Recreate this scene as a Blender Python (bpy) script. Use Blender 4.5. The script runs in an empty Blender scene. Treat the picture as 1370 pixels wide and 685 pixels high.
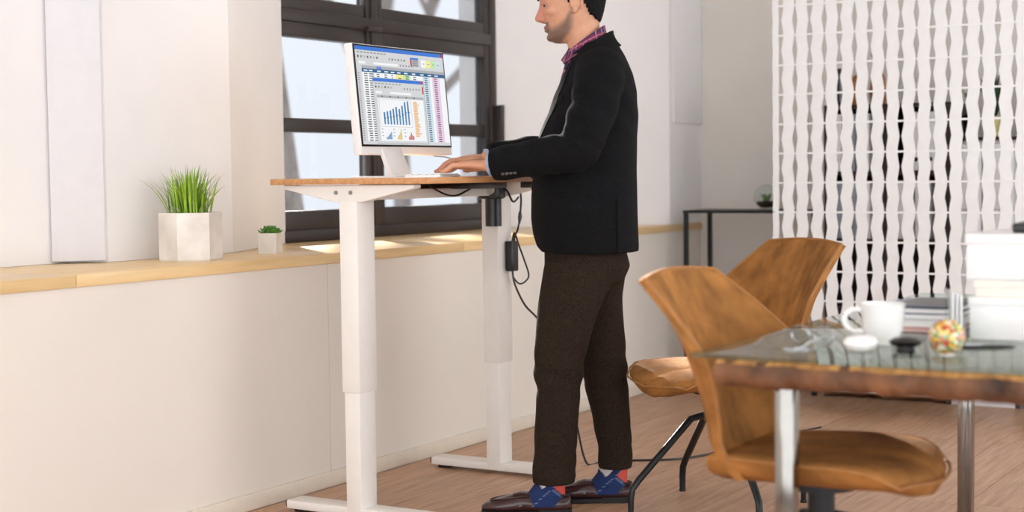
import bpy, bmesh, math, random
from mathutils import Vector, Matrix, Euler
from mathutils.bvhtree import BVHTree
random.seed(7)
PI = math.pi
S = bpy.context.scene
COL = S.collection

# ------------------------------------------------------------------ camera
FPX, CAMH = 2050.0, 1.15
YAW, PITCH, ROLL = math.radians(30.76), math.atan(111.5 / FPX), 0.0125
fw = Vector((math.cos(YAW) * math.cos(PITCH), math.sin(YAW) * math.cos(PITCH), -math.sin(PITCH)))
r0 = Vector((math.sin(YAW), -math.cos(YAW), 0))
u0 = r0.cross(fw)
cam_up = u0 * math.cos(ROLL) + r0 * math.sin(ROLL)
cam_rt = r0 * math.cos(ROLL) - u0 * math.sin(ROLL)
cd = bpy.data.cameras.new('camera')
cam = bpy.data.objects.new('camera', cd)
COL.objects.link(cam)
mw = Matrix((cam_rt, cam_up, -fw)).transposed().to_4x4()
mw.translation = Vector((0, 0, CAMH))
cam.matrix_world = mw
cd.sensor_width = 36.0
cd.lens = FPX / 1370.0 * 36.0
cd.clip_start = 0.05
cd.clip_end = 200
cd.dof.use_dof = True
cd.dof.focus_distance = 5.35
cd.dof.aperture_fstop = 2.1
S.camera = cam

# ------------------------------------------------------------------ world, sun, exposure
w = bpy.data.worlds.new('sky')
S.world = w
w.use_nodes = True
bg = w.node_tree.nodes['Background']
bg.inputs[0].default_value = (0.925, 0.952, 1.0, 1)
bg.inputs[1].default_value = 2.75
sd = bpy.data.lights.new('sun', 'SUN')
sun = bpy.data.objects.new('sun', sd)
COL.objects.link(sun)
sd.energy = 60.0
sd.angle = math.radians(1.2)
sd.color = (1.0, 0.93, 0.82)
sdir = Vector((-0.66, -0.75, -math.tan(math.radians(20.5))))
sun.rotation_euler = sdir.to_track_quat('-Z', 'Y').to_euler()
sun.location = (12, 14, 8)
S.view_settings.view_transform = 'Standard'
S.view_settings.look = 'None'
S.view_settings.exposure = 0.35
S.view_settings.gamma = 1.0
S.view_settings.use_curve_mapping = False
EXP = 2 ** 0.35

# ------------------------------------------------------------------ materials
def srgb(c):
    return tuple(((v / 255.0) / 12.92 if v / 255.0 <= 0.04045 else ((v / 255.0 + 0.055) / 1.055) ** 2.4) for v in c) + (1.0,)

MATS = {}
def mat(name, col, rough=0.6, metal=0.0, noise=0.06, nscale=20.0, bump=0.0, bscale=60.0, spec=0.5, stretch=None, **kw):
    """procedural principled material: a base colour broken up by noise, with optional fine relief"""
    if name in MATS:
        return MATS[name]
    m = bpy.data.materials.new(name)
    m.use_nodes = True
    nt = m.node_tree
    b = nt.nodes['Principled BSDF']
    c = srgb(col)
    b.inputs['Roughness'].default_value = rough
    b.inputs['Metallic'].default_value = metal
    b.inputs['Specular IOR Level'].default_value = spec
    tc = nt.nodes.new('ShaderNodeTexCoord')
    mp = nt.nodes.new('ShaderNodeMapping')
    nt.links.new(tc.outputs['Object'], mp.inputs[0])
    if stretch:
        mp.inputs['Scale'].default_value = stretch
    n = nt.nodes.new('ShaderNodeTexNoise')
    n.inputs['Scale'].default_value = nscale
    n.inputs['Detail'].default_value = 4
    nt.links.new(mp.outputs[0], n.inputs['Vector'])
    r = nt.nodes.new('ShaderNodeValToRGB')
    lo = tuple(max(0, v * (1 - noise * 2)) for v in c[:3]) + (1,)
    hi = tuple(min(1, v * (1 + noise * 1.2)) for v in c[:3]) + (1,)
    if 'col2' in kw:
        lo = srgb(kw['col2'])
    r.color_ramp.elements[0].color = lo
    r.color_ramp.elements[1].color = hi
    r.color_ramp.elements[0].position = 0.3
    r.color_ramp.elements[1].position = 0.7
    nt.links.new(n.outputs['Fac'], r.inputs[0])
    nt.links.new(r.outputs[0], b.inputs['Base Color'])
    if bump > 0:
        n2 = nt.nodes.new('ShaderNodeTexNoise')
        n2.inputs['Scale'].default_value = bscale
        n2.inputs['Detail'].default_value = 3
        nt.links.new(mp.outputs[0], n2.inputs['Vector'])
        bp = nt.nodes.new('ShaderNodeBump')
        bp.inputs['Strength'].default_value = bump
        bp.inputs['Distance'].default_value = 0.01
        nt.links.new(n2.outputs['Fac'], bp.inputs['Height'])
        nt.links.new(bp.outputs[0], b.inputs['Normal'])
    if 'sheen' in kw:
        b.inputs['Sheen Weight'].default_value = kw['sheen']
        b.inputs['Sheen Roughness'].default_value = 0.4
    if 'coat' in kw:
        b.inputs['Coat Weight'].default_value = kw['coat']
    if 'sss' in kw:
        b.inputs['Subsurface Weight'].default_value = kw['sss']
        b.inputs['Subsurface Radius'].default_value = (0.01, 0.004, 0.002)
    MATS[name] = m
    return m

def emis(name, col, strength=0.8):
    if name in MATS:
        return MATS[name]
    m = bpy.data.materials.new(name)
    m.use_nodes = True
    nt = m.node_tree
    b = nt.nodes['Principled BSDF']
    b.inputs['Base Color'].default_value = (0.01, 0.01, 0.01, 1)
    b.inputs['Roughness'].default_value = 0.35
    b.inputs['Specular IOR Level'].default_value = 0.2
    b.inputs['Emission Color'].default_value = srgb(col)
    b.inputs['Emission Strength'].default_value = strength / EXP
    MATS[name] = m
    return m

def glassy(name, tint=(0.97, 0.99, 1.0), gloss=0.12):
    """window pane: mostly clear, mirror part by Fresnel"""
    m = bpy.data.materials.new(name)
    m.use_nodes = True
    nt = m.node_tree
    nt.nodes.clear()
    o = nt.nodes.new('ShaderNodeOutputMaterial')
    t = nt.nodes.new('ShaderNodeBsdfTransparent')
    t.inputs[0].default_value = tint + (1,)
    g = nt.nodes.new('ShaderNodeBsdfGlossy')
    g.inputs['Roughness'].default_value = 0.02
    lw = nt.nodes.new('ShaderNodeLayerWeight')
    lw.inputs[0].default_value = 0.5
    pw_ = nt.nodes.new('ShaderNodeMath')
    pw_.operation = 'POWER'
    pw_.inputs[1].default_value = 5.0
    nt.links.new(lw.outputs['Facing'], pw_.inputs[0])
    f = nt.nodes.new('ShaderNodeMath')
    f.operation = 'MULTIPLY_ADD'
    f.inputs[1].default_value = 0.95
    f.inputs[2].default_value = 0.045
    nt.links.new(pw_.outputs[0], f.inputs[0])
    mx = nt.nodes.new('ShaderNodeMixShader')
    nt.links.new(f.outputs[0], mx.inputs[0])
    nt.links.new(t.outputs[0], mx.inputs[1])
    nt.links.new(g.outputs[0], mx.inputs[2])
    nt.links.new(mx.outputs[0], o.inputs[0])
    MATS[name] = m
    return m

def attr_mat(name, rough=0.6, bump=0.0, bscale=200, **kw):
    """colour read from the mesh's own colour attribute (stubble, argyle, plaid)"""
    m = bpy.data.materials.new(name)
    m.use_nodes = True
    nt = m.node_tree
    b = nt.nodes['Principled BSDF']
    b.inputs['Roughness'].default_value = rough
    a = nt.nodes.new('ShaderNodeAttribute')
    a.attribute_name = 'Col'
    n = nt.nodes.new('ShaderNodeTexNoise')
    n.inputs['Scale'].default_value = 60
    tc = nt.nodes.new('ShaderNodeTexCoord')
    nt.links.new(tc.outputs['Object'], n.inputs['Vector'])
    mr = nt.nodes.new('ShaderNodeMapRange')
    mr.inputs['To Min'].default_value = 0.88
    mr.inputs['To Max'].default_value = 1.08
    nt.links.new(n.outputs['Fac'], mr.inputs['Value'])
    vm = nt.nodes.new('ShaderNodeVectorMath')
    vm.operation = 'SCALE'
    nt.links.new(a.outputs['Color'], vm.inputs[0])
    nt.links.new(mr.outputs[0], vm.inputs['Scale'])
    nt.links.new(vm.outputs[0], b.inputs['Base Color'])
    if 'sss' in kw:
        b.inputs['Subsurface Weight'].default_value = kw['sss']
        b.inputs['Subsurface Radius'].default_value = (0.01, 0.004, 0.002)
        b.inputs['Subsurface Scale'].default_value = 0.6
    if bump:
        n2 = nt.nodes.new('ShaderNodeTexNoise')
        n2.inputs['Scale'].default_value = bscale
        nt.links.new(tc.outputs['Object'], n2.inputs['Vector'])
        bp = nt.nodes.new('ShaderNodeBump')
        bp.inputs['Strength'].default_value = bump
        bp.inputs['Distance'].default_value = 0.004
        nt.links.new(n2.outputs['Fac'], bp.inputs['Height'])
        nt.links.new(bp.outputs[0], b.inputs['Normal'])
    MATS[name] = m
    return m

M = dict(
    wall=mat('white_wall_paint', (238, 235, 234), 0.75, noise=0.015, nscale=3, bump=0.05, bscale=180),
    lower=mat('cream_panel_paint', (234, 226, 215), 0.45, noise=0.015, nscale=2, bump=0.03, bscale=120),
    far=mat('grey_beige_paint', (228, 223, 216), 0.8, noise=0.02, nscale=3, bump=0.05, bscale=150),
    ceil=mat('ceiling_paint', (240, 240, 238), 0.9, noise=0.01),
    skirting=mat('cream_skirting_paint', (232, 222, 205), 0.4, noise=0.02),
    sill=mat('pale_maple', (232, 200, 148), 0.3, noise=0.07, nscale=6, stretch=(0.6, 8, 8), col2=(221, 186, 132)),
    frame=mat('dark_brown_window_paint', (52, 44, 42), 0.4, noise=0.1, nscale=8),
    subfloor=mat('floor_joint_dark', (88, 62, 46), 0.9),
    white=mat('white_powder_coat', (240, 235, 228), 0.35, noise=0.01),
    whitep=mat('white_plastic', (242, 240, 238), 0.3, noise=0.01),
    black=mat('black_plastic', (18, 18, 19), 0.35, noise=0.1),
    blackm=mat('black_powder_metal', (26, 29, 31), 0.4, metal=0.3, noise=0.1, bump=0.05),
    chrome=mat('brushed_chrome', (140, 136, 130), 0.12, metal=1.0, noise=0.03),
    screw=mat('steel_screw', (150, 150, 150), 0.3, metal=1.0, noise=0.05),
    desk=mat('beech_laminate', (206, 152, 100), 0.4, noise=0.1, nscale=7, stretch=(1, 9, 9), col2=(186, 132, 84)),
    suede=mat('tan_suede', (168, 114, 60), 0.85, noise=0.2, nscale=11, bump=0.25, bscale=90, spec=0.2),
    piping=mat('tan_piping', (170, 116, 62), 0.7, noise=0.1),
    marble=mat('white_stone', (240, 236, 230), 0.5, noise=0.04, nscale=9, col2=(218, 210, 200)),
    soil=mat('dark_soil', (62, 48, 36), 0.95, noise=0.3, nscale=80, bump=0.8),
    grass=mat('grass_blade_green', (150, 182, 52), 0.45, noise=0.3, nscale=14, col2=(72, 118, 30)),
    succ=mat('succulent_green', (98, 150, 62), 0.45, noise=0.3, nscale=30, col2=(60, 108, 44)),
    jacket=mat('charcoal_wool', (13, 13, 16), 0.9, noise=0.5, nscale=260, bump=0.35, bscale=300, spec=0.2),
    jlin=mat('charcoal_wool_edge', (15, 15, 18), 0.9, noise=0.4, nscale=200, bump=0.3, bscale=300, spec=0.2),
    trouser=mat('dark_brown_wool', (45, 34, 25), 0.9, noise=0.3, nscale=180, bump=0.35, bscale=240, spec=0.2),
    button=mat('dark_horn_button', (58, 48, 44), 0.35, noise=0.2),
    shoe=mat('oxblood_leather', (58, 30, 30), 0.3, noise=0.2, nscale=25, bump=0.12, bscale=90, coat=0.3),
    sole=mat('black_rubber_sole', (22, 17, 17), 0.7),
    hair=mat('black_hair', (11, 9, 8), 0.65, spec=0.15, noise=0.4, nscale=40, stretch=(1, 1, 0.15), bump=0.8, bscale=140),
    paper=mat('white_paper', (246, 245, 243), 0.8, noise=0.01),
    pinkp=mat('pink_print_paper', (226, 178, 176), 0.8, noise=0.05),
    slabtop_lit_edge=mat('honey_oak_top_lit_edge', (196, 140, 78), 0.45, noise=0.2, nscale=8, stretch=(1, 6, 1), col2=(140, 90, 46)),
    bark=mat('live_edge_bark', (112, 72, 44), 0.7, noise=0.4, nscale=11, bump=0.9, bscale=26, col2=(58, 38, 27)),
    partition=mat('white_felt_panel', (250, 250, 249), 0.85, noise=0.015, nscale=12, bump=0.1, bscale=200),
    cabinet_dark=mat('dark_brown_shelf', (46, 35, 30), 0.6, noise=0.2, nscale=8),
    binder_g=mat('grey_blue_binder', (150, 158, 170), 0.6, noise=0.04),
    binder_w=mat('white_binder', (238, 238, 238), 0.6, noise=0.02),
    navy=mat('navy_cover', (36, 46, 82), 0.5, noise=0.08),
    grey=mat('grey_cover', (130, 132, 138), 0.5, noise=0.05),
    porcelain=mat('white_porcelain', (248, 247, 244), 0.12, noise=0.01, coat=0.4),
    terracotta=mat('orange_glaze', (172, 108, 60), 0.4, noise=0.12),
    olive=mat('pale_yellow_pot', (212, 200, 128), 0.5, noise=0.06),
    leafdark=mat('dark_leaf', (44, 72, 38), 0.5, noise=0.3, nscale=30),
    leafgreen=mat('fresh_leaf', (84, 140, 40), 0.5, noise=0.25, nscale=30),
    treebark=mat('grey_tree_bark', (150, 140, 134), 0.9, noise=0.15, nscale=10, bump=0.4),
    redb=mat('brick_red_cover', (138, 74, 66), 0.6, noise=0.08),
    cream=mat('cream_card', (236, 232, 220), 0.6, noise=0.02),
    silver=mat('silver_metal', (190, 192, 196), 0.22, metal=1.0, noise=0.03),
    strap=mat('dark_shoe_lining', (40, 24, 24), 0.6),
)
PANE = glassy('tinted_window_glass', (0.535, 0.545, 0.555))  # tint added to dim the view so the bright sky does not blow out
CLEAR = glassy('clear_glass_ball', (0.93, 0.97, 0.96))

# wooden plank floor material: grain along the plank, per-plank shade
def floor_mat():
    m = bpy.data.materials.new('oak_laminate')
    m.use_nodes = True
    nt = m.node_tree
    b = nt.nodes['Principled BSDF']
    b.inputs['Roughness'].default_value = 0.42
    tc = nt.nodes.new('ShaderNodeTexCoord')
    oi = nt.nodes.new('ShaderNodeObjectInfo')
    ad = nt.nodes.new('ShaderNodeVectorMath')
    ad.operation = 'ADD'
    nt.links.new(tc.outputs['Object'], ad.inputs[0])
    sc = nt.nodes.new('ShaderNodeVectorMath')
    sc.operation = 'SCALE'
    sc.inputs[0].default_value = (7, 13, 3)
    nt.links.new(oi.outputs['Random'], sc.inputs['Scale'])
    nt.links.new(sc.outputs[0], ad.inputs[1])
    mp = nt.nodes.new('ShaderNodeMapping')
    mp.inputs['Scale'].default_value = (1.2, 14, 1)
    nt.links.new(ad.outputs[0], mp.inputs[0])
    n = nt.nodes.new('ShaderNodeTexNoise')
    n.inputs['Scale'].default_value = 3.0
    n.inputs['Detail'].default_value = 6
    n.inputs['Distortion'].default_value = 0.6
    nt.links.new(mp.outputs[0], n.inputs['Vector'])
    r = nt.nodes.new('ShaderNodeValToRGB')
    r.color_ramp.elements[0].position = 0.32
    r.color_ramp.elements[1].position = 0.68
    r.color_ramp.elements[0].color = srgb((176, 132, 100))
    r.color_ramp.elements[1].color = srgb((205, 166, 134))
    nt.links.new(n.outputs['Fac'], r.inputs[0])
    mr = nt.nodes.new('ShaderNodeMapRange')
    mr.inputs['To Min'].default_value = 0.90
    mr.inputs['To Max'].default_value = 1.05
    nt.links.new(oi.outputs['Random'], mr.inputs['Value'])
    vm = nt.nodes.new('ShaderNodeVectorMath')
    vm.operation = 'SCALE'
    nt.links.new(r.outputs[0], vm.inputs[0])
    nt.links.new(mr.outputs[0], vm.inputs['Scale'])
    nt.links.new(vm.outputs[0], b.inputs['Base Color'])
    return m
M['floor'] = floor_mat()

M['tglass'] = glassy('green_table_glass', (0.80, 0.90, 0.86))

# ------------------------------------------------------------------ mesh helpers
class MB:
    def __init__(s):
        s.v, s.f, s.mi, s.mats = [], [], [], []
    def _m(s, m):
        if m is None:
            return 0
        if m not in s.mats:
            s.mats.append(m)
        return s.mats.index(m)
    def add(s, vs, fs, m=None):
        k = len(s.v)
        i = s._m(m)
        s.v += [Vector(p) for p in vs]
        s.f += [tuple(k + j for j in f) for f in fs]
        s.mi += [i] * len(fs)
        return s
    def box(s, a, b, m=None, rz=0.0, c=None, T=None):
        x0, y0, z0 = a
        x1, y1, z1 = b
        vs = [Vector(p) for p in ((x0, y0, z0), (x1, y0, z0), (x1, y1, z0), (x0, y1, z0), (x0, y0, z1), (x1, y0, z1), (x1, y1, z1), (x0, y1, z1))]
        if T is not None:
            vs = [T @ p for p in vs]
        return s.add(vs, [(0, 3, 2, 1), (4, 5, 6, 7), (0, 1, 5, 4), (1, 2, 6, 5), (2, 3, 7, 6), (3, 0, 4, 7)], m)
    def prism(s, pts, z0, z1, m=None):
        n = len(pts)
        vs = [(p[0], p[1], z0) for p in pts] + [(p[0], p[1], z1) for p in pts]
        fs = [tuple(range(n - 1, -1, -1)), tuple(range(n, 2 * n))] + [(i, (i + 1) % n, n + (i + 1) % n, n + i) for i in range(n)]
        return s.add(vs, fs, m)
    def loft(s, rings, m=None, caps=True):
        n = len(rings[0])
        vs = [p for r in rings for p in r]
        fs = []
        for i in range(len(rings) - 1):
            for j in range(n):
                fs.append((i * n + j, i * n + (j + 1) % n, (i + 1) * n + (j + 1) % n, (i + 1) * n + j))
        if caps:
            fs.append(tuple(range(n - 1, -1, -1)))
            k = (len(rings) - 1) * n
            fs.append(tuple(range(k, k + n)))
        return s.add(vs, fs, m)
    def tube(s, pts, r, n=10, m=None, up=(0, 0, 1), flat=1.0):
        """tube through pts; r a number or list; flat scales the second axis"""
        P = [Vector(p) for p in pts]
        R = r if isinstance(r, (list, tuple)) else [r] * len(P)
        rings = []
        upv = Vector(up)
        prev = None
        for i, p in enumerate(P):
            t = (P[min(i + 1, len(P) - 1)] - P[max(i - 1, 0)]).normalized()
            if prev is None:
                a = t.cross(upv)
                if a.length < 0.05:
                    a = t.cross(Vector((1, 0, 0)))
                a.normalize()
            else:
                a = (prev - t * prev.dot(t))
                a.normalize()
            prev = a
            b = t.cross(a)
            rings.append([p + a * (math.cos(q) * R[i]) + b * (math.sin(q) * R[i] * flat) for q in [2 * PI * k / n for k in range(n)]])
        return s.loft(rings, m)
    def ell(s, c, r, nu=16, nv=10, m=None, T=None):
        rings = []
        for i in range(1, nv):
            th = PI * i / nv
            rings.append([Vector((r[0] * math.sin(th) * math.cos(2 * PI * j / nu), r[1] * math.sin(th) * math.sin(2 * PI * j / nu), -r[2] * math.cos(th))) for j in range(nu)])
        if T is not None:
            rings = [[T @ p for p in q] for q in rings]
        rings = [[p + Vector(c) for p in q] for q in rings]
        return s.loft(rings, m)
    def lathe(s, prof, n=24, m=None, c=(0, 0, 0)):
        rings = [[(c[0] + r * math.cos(2 * PI * j / n), c[1] + r * math.sin(2 * PI * j / n), c[2] + z) for j in range(n)] for r, z in prof]
        return s.loft(rings, m)
    def build(s, name, material=None, parent=None, smooth=True, angle=40, bevel=0, seg=2, loc=None):
        me = bpy.data.meshes.new(name)
        me.from_pydata([tuple(p) for p in s.v], [], s.f)
        if material is not None and not s.mats:
            me.materials.append(material)
        for m in s.mats:
            me.materials.append(m)
        if s.mats:
            me.polygons.foreach_set('material_index', s.mi)
        bm = bmesh.new()
        bm.from_mesh(me)
        bmesh.ops.recalc_face_normals(bm, faces=bm.faces)
        if bevel:
            es = [e for e in bm.edges if len(e.link_faces) == 2 and e.calc_face_angle(0) > 0.5]
            bmesh.ops.bevel(bm, geom=es, offset=bevel, segments=seg, affect='EDGES', profile=0.5, clamp_overlap=True)
        bm.to_mesh(me)
        bm.free()
        if smooth:
            me.polygons.foreach_set('use_smooth', [True] * len(me.polygons))
            me.set_sharp_from_angle(angle=math.radians(angle))
        me.update()
        o = bpy.data.objects.new(name, me)
        COL.objects.link(o)
        if parent:
            o.parent = parent
        if loc:
            o.location = loc
        return o

def box(name, a, b, m, parent=None, bevel=0.0, seg=2, T=None, loc=None):
    return MB().box(a, b, T=T).build(name, m, parent, smooth=bevel > 0, angle=25, bevel=bevel, seg=seg, loc=loc)

def tag(o, label=None, cat=None, group=None, kind=None):
    if label:
        o['label'] = label
    if cat:
        o['category'] = cat
    if group:
        o['group'] = group
    if kind:
        o['kind'] = kind
    return o

def thing(name, label, cat, loc=(0, 0, 0), rz=0.0, group=None):
    o = bpy.data.objects.new(name, None)
    o.empty_display_size = 0.1
    COL.objects.link(o)
    o.location = loc
    o.rotation_euler = (0, 0, rz)
    return tag(o, label, cat, group)

def smoothpath(pts, n=8):
    """Catmull-Rom through pts"""
    P = [Vector(p) for p in pts]
    out = []
    for i in range(len(P) - 1):
        a, b, c, d = P[max(i - 1, 0)], P[i], P[i + 1], P[min(i + 2, len(P) - 1)]
        for k in range(n):
            t = k / n
            out.append(0.5 * ((2 * b) + (c - a) * t + (2 * a - 5 * b + 4 * c - d) * t * t + (3 * b - a - 3 * c + d) * t ** 3))
    out.append(P[-1])
    return out

def lerp(a, b, t):
    return a + (b - a) * t

def interp(tab, x):
    """piecewise-smooth table lookup: tab = [(x, v...)]"""
    if x <= tab[0][0]:
        return tab[0][1:]
    for p, q in zip(tab, tab[1:]):
        if x <= q[0]:
            t = (x - p[0]) / (q[0] - p[0])
            return tuple(lerp(a, b, t) for a, b in zip(p[1:], q[1:]))
    return tab[-1][1:]

def remeshed(mb, name, m, parent, voxel, smooth_it=6, fac=0.5):
    """one continuous skin grown around all closed shapes in mb"""
    o = mb.build('tmp_' + name, None, None, smooth=False)
    r = o.modifiers.new('r', 'REMESH')
    r.mode = 'VOXEL'
    r.voxel_size = voxel
    if smooth_it:
        s = o.modifiers.new('s', 'SMOOTH')
        s.factor = fac
        s.iterations = smooth_it
    dg = bpy.context.evaluated_depsgraph_get()
    me = bpy.data.meshes.new_from_object(o.evaluated_get(dg))
    me.name = name
    old = o.data
    bpy.data.objects.remove(o)
    bpy.data.meshes.remove(old)
    me.materials.clear()
    me.materials.append(m)
    me.polygons.foreach_set('use_smooth', [True] * len(me.polygons))
    ob = bpy.data.objects.new(name, me)
    COL.objects.link(ob)
    if parent:
        ob.parent = parent
    return ob

def paint(o, fn):
    """per-vertex colour attribute 'Col' from fn(position) -> srgb 0..255"""
    me = o.data
    ca = me.color_attributes.new('Col', 'FLOAT_COLOR', 'POINT')
    buf = []
    for v in me.vertices:
        buf += srgb(fn(v.co))
    ca.data.foreach_set('color', buf)

# ================================================================== THE ROOM
D = 3.46            # front plane of the lower window wall
ZS = 0.862          # top of the sill
ZC = 2.9
XF = 7.87           # far wall
WY, WX0, WX1, WZ1 = 4.15, 5.09, 6.84, 2.45

floor = tag(box('floor', (-2.0, -3.0, -0.12), (XF, 4.35, -0.012), M['subfloor']), kind='structure')
pw = 0.193
row = 0
y = D - 0.012
meshes = {}
while y > -0.9:
    y0 = y - pw
    x = 1.2 + random.uniform(-1.2, 0.0)
    while x < XF - 0.01:
        L = 1.285
        x1 = min(x + L, XF - 0.002)
        Lr = round(x1 - x, 3)
        if Lr > 0.05 and x1 > 1.3:
            if Lr not in meshes:
                t = box('plank', (0, 0, -0.012), (Lr - 0.0022, pw - 0.0022, 0.0), M['floor'], floor, bevel=0.0009, seg=1)
                meshes[Lr] = t.data
            else:
                t = bpy.data.objects.new('plank', meshes[Lr])
                COL.objects.link(t)
                t.parent = floor
            t.location = (x, y0, 0)
        x = x1
        if x >= XF - 0.01:
            break
    y = y0
    row += 1

ceiling = tag(box('ceiling', (-2.0, -3.0, ZC), (XF + 0.2, 4.4, ZC + 0.1), M['ceil']), kind='structure')
wf = tag(box('wall_far', (XF, -3.0, 0.0), (XF + 0.2, 4.4, ZC), M['far']), kind='structure')
tag(box('baseboard_far', (XF - 0.014, -3.0, 0), (XF, D - 0.015, 0.058), M['skirting'], bevel=0.003), kind='structure')

# lower wall: core plus clad panels with open joints
wl = tag(box('wall_left', (-2.0, D + 0.010, -0.012), (XF, 4.35, 0.80), M['lower']), kind='structure')
seams = [-0.6, 0.65, 1.9, 4.486, 5.587, 6.837, XF - 0.002]
for a, b in zip(seams, seams[1:]):
    box('panel', (a + 0.0015, D, 0.0), (b - 0.0015, D + 0.010, 0.8235), M['lower'], wl, bevel=0.001, seg=1)
tag(box('baseboard_left', (-2.0, D - 0.014, 0), (XF - 0.014, D, 0.058), M['skirting'], bevel=0.004), kind='structure')
MB().box((-2.0, D + 0.03, 0.80), (XF, 4.35, 0.822)).build('sill_bed', M['lower'], wl, smooth=False)

# window sill: maple boards butted end to end
sill = tag(MB().box((-1.5, D - 0.012, ZS - 0.038), (3.252, 4.18, ZS)).build('trim_1', M['sill'], None, bevel=0.003, angle=25), kind='structure')
for a, b in ((3.254, 5.40), (5.402, XF - 0.001)):
    MB().box((a, D - 0.012, ZS - 0.038), (b, 4.18, ZS)).build('board', M['sill'], sill, bevel=0.003, angle=25)

# upper wall, folded in plan: recess, pier, splayed reveals, pier at the far end
up = tag(MB().prism([(-2.0, 3.97), (3.69, 3.97), (3.775, 3.845), (4.41, 3.845), (WX0, WY - 0.005), (WX0 - 0.12, WY - 0.005), (WX0 - 0.12, 4.38), (-2.0, 4.38)], ZS + 0.001, ZC)
         .build('wall_left_upper', M['wall'], None, smooth=False), kind='structure')
MB().prism([(WX1, WY), (7.46, D - 0.004), (XF - 0.001, D - 0.004), (XF - 0.001, 4.38), (WX1, 4.38)], ZS + 0.001, ZC).build('far_pier', M['wall'], up, smooth=False)
MB().box((WX0 - 0.12, WY + 0.0, WZ1), (WX1 + 0.01, 4.38, ZC)).build('lintel', M['wall'], up, smooth=False)
tag(MB().box((0, -0.012, 0), (0.175, 0.012, ZC - ZS - 0.02), T=Matrix.Translation((3.635, 3.965, ZS + 0.008)) @ Matrix.Rotation(math.atan2(-0.125, 0.13), 4, 'Z'))
    .build('trim_2', mat('lavender_white_board', (222, 220, 223), 0.7, noise=0.01), None, bevel=0.002, angle=25), kind='structure')
tag(box('trim_3', (7.50, D - 0.014, 1.405), (XF - 0.002, D - 0.004, ZC - 0.01), M['wall'], bevel=0.002), kind='structure')

# ------------------------------------------------------------------ window 1
win = thing('window_1', None, None, (0, 0, 0))
win['kind'] = 'structure'
FY0, FY1 = WY, WY + 0.075
def fr(name, x0, z0, x1, z1, y0=FY0, y1=FY1, bev=0.006):
    return box(name, (x0, y0, z0), (x1, y1, z1), M['frame'], win, bevel=bev)
XM = 5.765
fr('jamb', WX0 - 0.11, ZS, WX0 - 0.05, WZ1)
fr('jamb', WX1 - 0.06, ZS, WX1, WZ1)
fr('bottom_rail', WX0 - 0.05, ZS + 0.0005, WX1, 0.915, FY0 - 0.01, FY1)
fr('top_rail', WX0 - 0.05, WZ1 - 0.06, WX1, WZ1)
fr('mullion', XM - 0.022, 0.9, XM + 0.022, WZ1 - 0.05, FY0 - 0.004, FY1)
fr('transom', WX0 - 0.05, 1.805, WX1 - 0.06, 1.862, FY0 - 0.006, FY1)
for (xa, xb) in ((WX0 - 0.052, XM - 0.016), (XM + 0.016, WX1 - 0.055)):
    for (za, zb, mids) in ((0.905, 1.815, (1.335, 1.396)), (1.855, WZ1 - 0.05, None)):
        st = 0.055
        fr('sash_stile', xa, za, xa + st, zb, FY0 + 0.006, FY1 - 0.01)
        fr('sash_stile', xb - (0.036 if xb < XM else st), za, xb, zb, FY0 + 0.006, FY1 - 0.01)
        bz = 0.997 if za < 1 else za + 0.062
        tz = 1.742 if za < 1 else zb - 0.05
        fr('sash_rail', xa + st, za, xb - st, bz, FY0 + 0.006, FY1 - 0.01)
        fr('sash_rail', xa + st, tz, xb - st, zb, FY0 + 0.006, FY1 - 0.01)
        spans = [(bz, tz)]
        if mids:
            fr('glazing_bar', xa + st, mids[0], xb - st, mids[1], FY0 + 0.006, FY1 - 0.01)
            spans = [(bz, mids[0]), (mids[1], tz)]
        for (p, q) in spans:
            box('pane', (xa + st - 0.002, FY0 + 0.030, p - 0.002), (xb - st + 0.002, FY0 + 0.036, q + 0.002), PANE, win)
hz = fr('hinge', WX1 - 0.03, 1.26, WX1 + 0.004, 1.50, FY0 - 0.045, FY0 + 0.01, 0.008)
for zz in (1.47, 1.29):
    MB().tube([(WX1 - 0.02, FY0 - 0.04, zz - 0.05), (WX1 - 0.02, FY0 - 0.04, zz + 0.03)], 0.014, 10).build('hinge_pin', M['frame'], hz)
hd = box('handle_plate', (XM + 0.028, FY0 - 0.012, 1.50), (XM + 0.055, FY0 + 0.008, 1.64), M['frame'], win, bevel=0.004)
MB().tube([(XM + 0.042, FY0 - 0.012, 1.585), (XM + 0.042, FY0 - 0.05, 1.585), (XM + 0.042, FY0 - 0.055, 1.50), (XM + 0.042, FY0 - 0.055, 1.46)], 0.008, 8).build('handle', M['frame'], hd)
box('transom_catch', (5.69, FY0 - 0.022, 1.80), (5.80, FY0 + 0.0, 1.822), M['frame'], win, bevel=0.004)

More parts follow.
